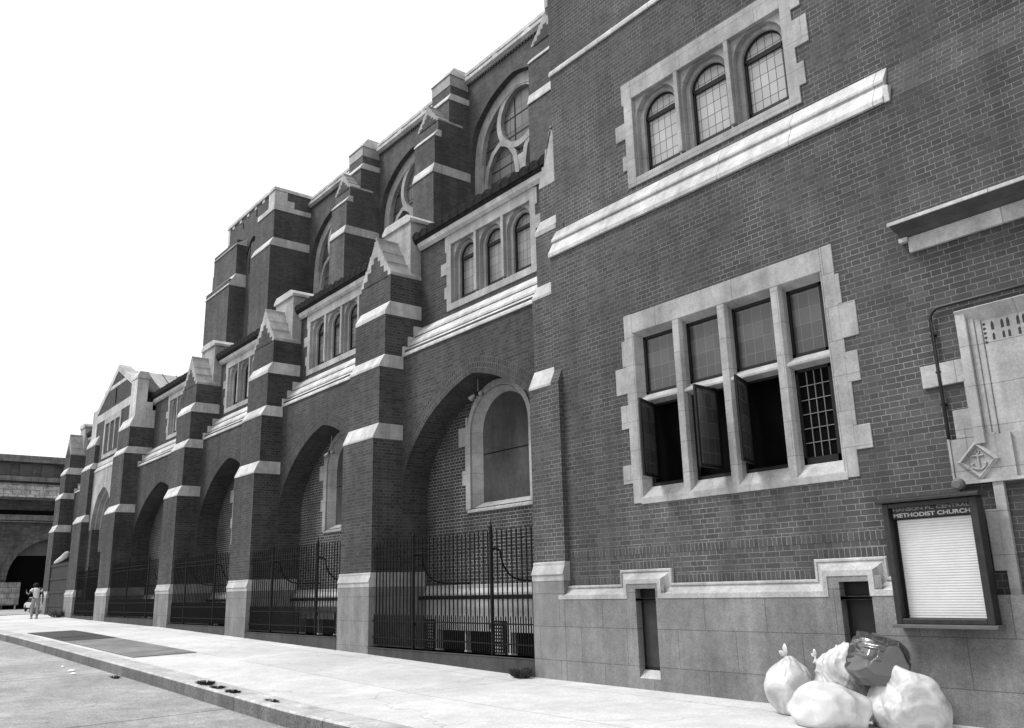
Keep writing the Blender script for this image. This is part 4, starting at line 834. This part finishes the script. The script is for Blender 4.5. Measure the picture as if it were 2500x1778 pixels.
RD = {'pel': .12, 'wa': .11, 'ch': .125, 'nk0': .08, 'nk': .052, 'hd': .085, 'ht': .06, 'shL': .062, 'elL': .042, 'wrL': .028, 'haL': .034, 'shR': .062, 'elR': .042, 'wrR': .028, 'haR': .034, 'hpL': .085, 'knL': .055, 'anL': .036, 'toL': .03, 'hpR': .085, 'knR': .055, 'anR': .036, 'toR': .03}
pts = [J[k] for k in nm]; ed = [(nm.index(a), nm.index(b)) for a, b in E_]; rad = [RD[k] for k in nm]
for hn, wd in (('haL', Vector((-.45, 0, .8))), ('haR', Vector((-.25, 0, -1)))):
    hp_ = Vector(J[hn]); wd.normalize(); side = Vector((1, 0, 0)).cross(wd).normalized(); fwd = wd.cross(side)
    for k in range(5):
        o0 = hp_+fwd*(.016*(k-1.5)) if k < 4 else hp_-wd*.03-fwd*.03; dirv = (wd+fwd*.08*(k-1.5)).normalized() if k < 4 else (wd*.6-fwd*.8).normalized(); ln = (.06, .07, .065, .05, .05)[k]
        i0 = len(pts); pts += [tuple(o0+dirv*.03), tuple(o0+dirv*(.03+ln*.6)+side*.006), tuple(o0+dirv*(.03+ln)+side*.016)]; rad += [.009, .008, .006]; ed += [(nm.index(hn), i0), (i0, i0+1), (i0+1, i0+2)]
skin('body', pts, ed, rad, pk, person, (PX, PY, pz))
skin('shirt', [J['pel'], J['wa'], J['ch'], J['nk0'], J['shL'], (-.02, -.25, 1.09), J['shR'], (-.03, .225, 1.08)], [(0, 1), (1, 2), (2, 3), (3, 4), (4, 5), (3, 6), (6, 7)], [.135, .128, .142, .088, .078, .066, .078, .066], plain_mat('white_shirt', .55, .8, .06), person, (PX, PY, pz))
skin('trousers', [J['wa'][:2]+(.90,), J['pel'], J['hpL'], J['knL'], J['anL'], J['hpR'], J['knR'], J['anR']], [(0, 1), (1, 2), (2, 3), (3, 4), (1, 5), (5, 6), (6, 7)], [.122, .135, .098, .075, .062, .098, .075, .062], plain_mat('pale_trousers', .24, .85, .2), person, (PX, PY, pz))
hb = MB(); hb.lathe([(.02, -.09), (.09, -.05), (.115, .02), (.105, .08), (.06, .125), (.01, .135)], (PX-.165, PY-.02, pz+1.355), 14); hb.build('hair', hairm, person, smooth=True)
for s, a in ((-1, 'L'), (1, 'R')):
    an = J['an'+a]; q = MB(); q.box(PX+an[0]-.2, PX+an[0]+.05, PY+an[1]-.045, PY+an[1]+.045, pz+max(0, an[2]-.09), pz+an[2]); q.build('shoe', plain_mat('pale_shoe', .4, .6), person, bevel=.02)
fc = MB()
for s in (-1, 1): fc.lathe([(.002, -.012), (.012, 0), (.002, .012)], (PX-.255, PY+.032*s, pz+1.36), 8, 'x'); fc.lathe([(.004, -.02), (.025, 0), (.004, .02)], (PX-.17, PY+.09*s, pz+1.35), 8, 'y')
fc.tube([(PX-.25, PY, pz+1.36), (PX-.275, PY, pz+1.30), (PX-.255, PY, pz+1.36)], .012, 6); fc.tube([(PX-.255, PY-.025, pz+1.30), (PX-.26, PY, pz+1.332), (PX-.255, PY+.025, pz+1.30)], .006, 6); fc.build('face', pk, person)
# ---------------------------------------------------------------- rubbish bags
def bag_mat(name, v, rough, spec, var, bump=.16, coat=0):
    m, t, b, N, L = newmat(name); tc = N('TexCoord'); n1 = noise_node(N, L, 5, 5, tc.outputs['Object']); n1.inputs['Distortion'].default_value = .6
    mp = N('Mapping'); L(tc.outputs['Object'], mp.inputs[0]); mp.inputs['Scale'].default_value = (9, 9, 2.2); n2 = noise_node(N, L, 2.2, 7, mp.outputs[0]); n2.inputs['Distortion'].default_value = .8
    r = ramp(N, .35, .7, v*(1-var), v*(1+var)); L(n1.outputs[0], r.inputs[0]); cc = N('CombineColor')
    for i in range(3): L(r.outputs[0], cc.inputs[i])
    L(cc.outputs[0], b.inputs['Base Color']); b.inputs['Roughness'].default_value = rough; b.inputs['Specular IOR Level'].default_value = spec
    bp = N('Bump'); b.inputs['Coat Weight'].default_value = coat; b.inputs['Coat Roughness'].default_value = .12
    bp.inputs['Strength'].default_value = bump; bp.inputs['Distance'].default_value = .03; ad = N('Math'); ad.operation = 'ADD'; L(n1.outputs[0], ad.inputs[0]); L(n2.outputs[0], ad.inputs[1]); L(ad.outputs[0], bp.inputs['Height']); L(bp.outputs[0], b.inputs['Normal'])
    return m
M['bag_w'] = bag_mat('white_plastic', .52, .3, .5, .12); M['bag_w2'] = bag_mat('translucent_white_plastic', .47, .28, .5, .3); M['bag_w3'] = bag_mat('smudged_white_plastic', .46, .3, .5, .42); M['bag_d'] = bag_mat('dark_plastic', .028, .2, 1.0, .5, .12, 1.0)
def bag(c, rx, ry, rz, zfloor, seed, mat, label, neck=None, tilt=0, sharp=12, nfac=34, fold=.03, sq=2.3, sag=.12, lump=.16, wrk=0, group='plastic rubbish bags'):
    """thin plastic drawn over lumpy contents: soft polytope, straight creases running to the knot, sagging foot"""
    rnd = random.Random(seed*17+3); bm = bmesh.new(); bmesh.ops.create_icosphere(bm, subdivisions=6, radius=1); off = Vector((seed*7.3, seed*3.1, seed*1.7))
    def rv(): return Vector((rnd.gauss(0, 1), rnd.gauss(0, 1), rnd.gauss(0, 1))).normalized()
    fac = [(rv(), rnd.uniform(.80, 1.10)) for _ in range(nfac)]
    kn = Vector((.12, 0, 1)).normalized() if neck else rv()
    folds = []
    for _ in range(46):
        m = rv(); n = kn.cross(m).normalized() if rnd.random() < .6 else rv()
        folds.append((n, rv(), rnd.uniform(.4, .9), rnd.uniform(.4, 1)*rnd.choice((1, -1))*fold, rnd.uniform(.03, .085)))
    rot = Matrix.Rotation(tilt, 3, 'Y')
    for v in bm.verts:
        d = v.co.normalized(); e = (abs(d.x)**sq+abs(d.y)**sq+abs(d.z)**sq)**(-1/sq)
        pt = sum((max(0, d.dot(n))/h)**sharp for n, h in fac)**(-1/sharp)
        r = .3*e+.7*min(1.25, pt)+lump*noise.noise(d*1.6+off)
        wob = .05*noise.noise(d*3+off)
        for n, cpos, ext, amp, wd in folds:
            q = abs(d.dot(n)+wob)
            if q < wd*3:
                mk = max(0, 1-(d-cpos).length/(ext*1.3)); r += amp*mk*math.exp(-(q/wd)**2)
        if wrk: r += wrk*(1-abs(math.sin(9*d.z+5*d.x+3.5*noise.noise(d*1.7+off))))**2*(.5+noise.noise(d*2.3+off*2))
        if neck:
            k = max(0, d.dot(kn)-.45)/.55; ph = math.atan2(d.y, d.x); r += .03*k*(1-k*.5)*math.cos(13*ph+4*noise.noise(d*2+off)); r += .10*k**4
        p = Vector((d.x*r*rx, d.y*r*ry, d.z*r*rz))
        lo = max(0, -d.z); p.x *= 1+sag*lo*.6; p.y *= 1+sag*lo*.6
        p = rot @ p; p += Vector(c)
        if p.z < zfloor+.03: p.z = zfloor+.004+max(0, (p.z-zfloor))*.05
        v.co = p
    me = bpy.data.meshes.new('rubbish_bag'); org = Vector((c[0], c[1], zfloor))
    for v in bm.verts: v.co -= org
    bm.to_mesh(me); bm.free(); me.polygons.foreach_set('use_smooth', [True]*len(me.polygons)); me.materials.append(mat)
    o = bpy.data.objects.new('rubbish_bag', me); COL.objects.link(o); o.location = org; LOC[o.name] = org; tag(o, label, 'rubbish bag', group)
    if neck:
        nx, ny, nz, s = neck; q = MB(); q.tube([(nx, ny, nz-.09*s), (nx, ny, nz-.04*s), (nx, ny, nz+.0), (nx-.003, ny, nz+.012)], [.07*s, .03*s, .012*s, .016*s], 12)
        for (ax, az, w, sy) in ((-.085, .055, .030, .3), (-.01, .135, .034, .25)):
            n0 = len(q.v); q.tube([(nx, ny, nz+.008), (nx+ax*.4*s, ny, nz+.01+az*.4*s), (nx+ax*.75*s, ny, nz+.01+az*.75*s), (nx+ax*s, ny, nz+.01+az*s)], [.010*s, w*s, w*.85*s, w*.25*s], 10)
            q.v[n0:] = [(x, ny+(y-ny)*sy+.006*math.sin(60*x), z) for x, y, z in q.v[n0:]]
        q.build('tied_neck', mat, o, smooth=True)
    return o
bag((-5.895, -.55, .19), .27, .25, .315, G(-5.9, -.55), 1, M['bag_w2'], 'white tied bag with upright knotted ears, leftmost of the pile', neck=(-5.93, -.55, .50, 1.0), sharp=18, nfac=40, fold=.04, lump=.10)
bag((-5.35, -.42, .27), .31, .24, .365, G(-5.3, -.42), 2, M['bag_w3'], 'wrinkled white bag at the back of the pile under the dark one', neck=(-5.65, -.42, .50, .6), tilt=.3, fold=.07, sharp=26, nfac=26, wrk=.11)
bag((-5.235, -.96, .075), .40, .25, .24, G(-5.2, -.96), 3, M['bag_w'], 'smooth bright white bag lying lowest at the front of the pile', sharp=22, nfac=30, fold=.05, sq=2.8)
bag((-4.82, -.60, .525), .315, .25, .255, .30, 15, M['bag_d'], 'dark shiny bag lying on top of the white bags', sharp=90, nfac=15, fold=.09, tilt=.5, lump=.05)
bag((-4.60, -.58, .12), .365, .26, .37, G(-4.6, -.58), 9, M['bag_w3'], 'large bulging white bag at the right end of the pile', sharp=60, nfac=16, fold=.07, sq=3.2, lump=.1, tilt=.4)
# ---------------------------------------------------------------- weeds, gratings, litter
weedm = plain_mat('dry_dark_weed', .05, .8, .5, 30)
def tuft(name, x, y, rx, ry, h, n, seed, label, cat='weed'):
    rnd = random.Random(seed); q = MB(); z = G(x, y) if y > KY else roadz(x, y)
    for k in range(n):
        a = rnd.uniform(0, 6.28); r = rnd.random()**.5; bx, by = x+rx*r*math.cos(a)*.6, y+ry*r*math.sin(a)*.6; hh = h*rnd.uniform(.4, 1)*(1-.4*r); tx, ty = bx+rx*math.cos(a)*rnd.uniform(.2, .8), by+ry*math.sin(a)*rnd.uniform(.2, .8); w = .003+.005*rnd.random()
        px_, py_ = -math.sin(a)*w, math.cos(a)*w
        q.add([(bx-px_, by-py_, z), (bx+px_, by+py_, z), ((bx+tx)/2+px_, (by+ty)/2+py_, z+hh*.75), (tx, ty, z+hh), ((bx+tx)/2-px_, (by+ty)/2-py_, z+hh*.75)], [(0, 1, 2, 3, 4)])
    o = q.build(name, weedm, origin=(x, y, z), recalc=False); tag(o, label, cat, 'weeds growing from the paving'); return o
tuft('weed_tuft', -10.84, -.34, .20, .16, .21, 260, 1, 'bushy dark weed at the foot of the nearest granite buttress')
tuft('weed_tuft', -13.9, -4.1, .26, .12, .07, 200, 2, 'low flat weed in the kerb joint, largest and farthest of four')
tuft('weed_tuft', -13.33, -4.12, .2, .09, .045, 140, 3, 'low flat weed in the kerb joint, second from the far end')
tuft('weed_tuft', -12.72, -4.13, .2, .09, .05, 150, 4, 'low flat weed in the kerb joint, third from the far end')
tuft('weed_tuft', -11.5, -4.07, .2, .06, .035, 90, 5, 'thin flat weed in the kerb joint, nearest the camera')
tuft('weed_tuft', -42.9, -.38, .5, .3, .45, 140, 6, 'small bush at the foot of the buttress left of the porch')
tuft('weed_tuft', -48.2, -.1, .8, .4, .4, 140, 7, 'straggling weeds at the foot of the farthest buttress')
tuft('weed_tuft', -17.72, -4.42, .2, .09, .06, 70, 8, 'dark leaf clump in the gutter by the kerb joint')
def grating(x0, x1, label, v, bw_, sp_):
    ya, yb = -3.70, -2.41; zc_ = lambda x, y: G(x, y); q = MB(); mt = plain_mat('grating_iron', v, .6, .3, 2)
    def bx(xa, xb, y0, y1, dz0, dz1):
        q.add([(x, y, zc_(x, y)+d) for d in (dz0, dz1) for (x, y) in ((xa, y0), (xb, y0), (xb, y1), (xa, y1))], [(0, 3, 2, 1), (4, 5, 6, 7), (0, 1, 5, 4), (1, 2, 6, 5), (2, 3, 7, 6), (3, 0, 4, 7)])
    n = int((x1-x0-.06)/sp_)
    for k in range(n): x = x0+.04+sp_*k; bx(x, x+bw_, ya, yb, .006, .016)
    for y in (ya, yb-.03): bx(x0, x1, y, y+.03, .005, .018)
    xx = x0
    while xx < x1: bx(xx, xx+.03, ya, yb, .005, .018); xx += 1.52
    o = q.build('sidewalk_grating', mt, origin=((x0+x1)/2, -3, G((x0+x1)/2, -3))); tag(o, label, 'grating', 'gratings set in the sidewalk')
    p = MB(); p.add([(x, y, zc_(x, y)+.004) for (x, y) in ((x0, ya), (x1, ya), (x1, yb), (x0, yb))], [(0, 1, 2, 3)]); p.build('dark_shaft', plain_mat('grating_shaft', v*.6, .9), o)
grating(-30.3, -26.85, 'dark wide sidewalk grating panel, farthest from the camera', .075, .028, .05)
grating(-26.75, -25.35, 'dark narrow sidewalk grating panel in the middle of the row', .068, .028, .05)
grating(-25.3, -19.25, 'long paler sidewalk grating panel, nearest the camera', .24, .030, .045)
paper = plain_mat('scrap_paper', .7, .8)
rnd = random.Random(4)
for (x, y, s, lb) in ((-19.6, -4.75, .10, 'crumpled white paper scrap in the gutter, largest of three'), (-19.0, -4.85, .06, 'small white paper scrap in the gutter nearer the camera'), (-20.6, -4.7, .05, 'tiny pale paper scrap in the gutter farther away')):
    q = MB(); z = roadz(x, y); ps = [(x+s*rnd.uniform(.6, 1)*math.cos(a), y+s*rnd.uniform(.6, 1)*math.sin(a)) for a in frange(0, 5.4, 6)]
    q.add([(px_, py_, z+rnd.uniform(.004, .03)) for px_, py_ in ps]+[(x, y, z+.045)], [(k, (k+1) % 7, 7) for k in range(7)]); tag(q.build('paper_scrap', paper, origin=(x, y, z)), lb, 'litter', 'paper litter in the gutter')
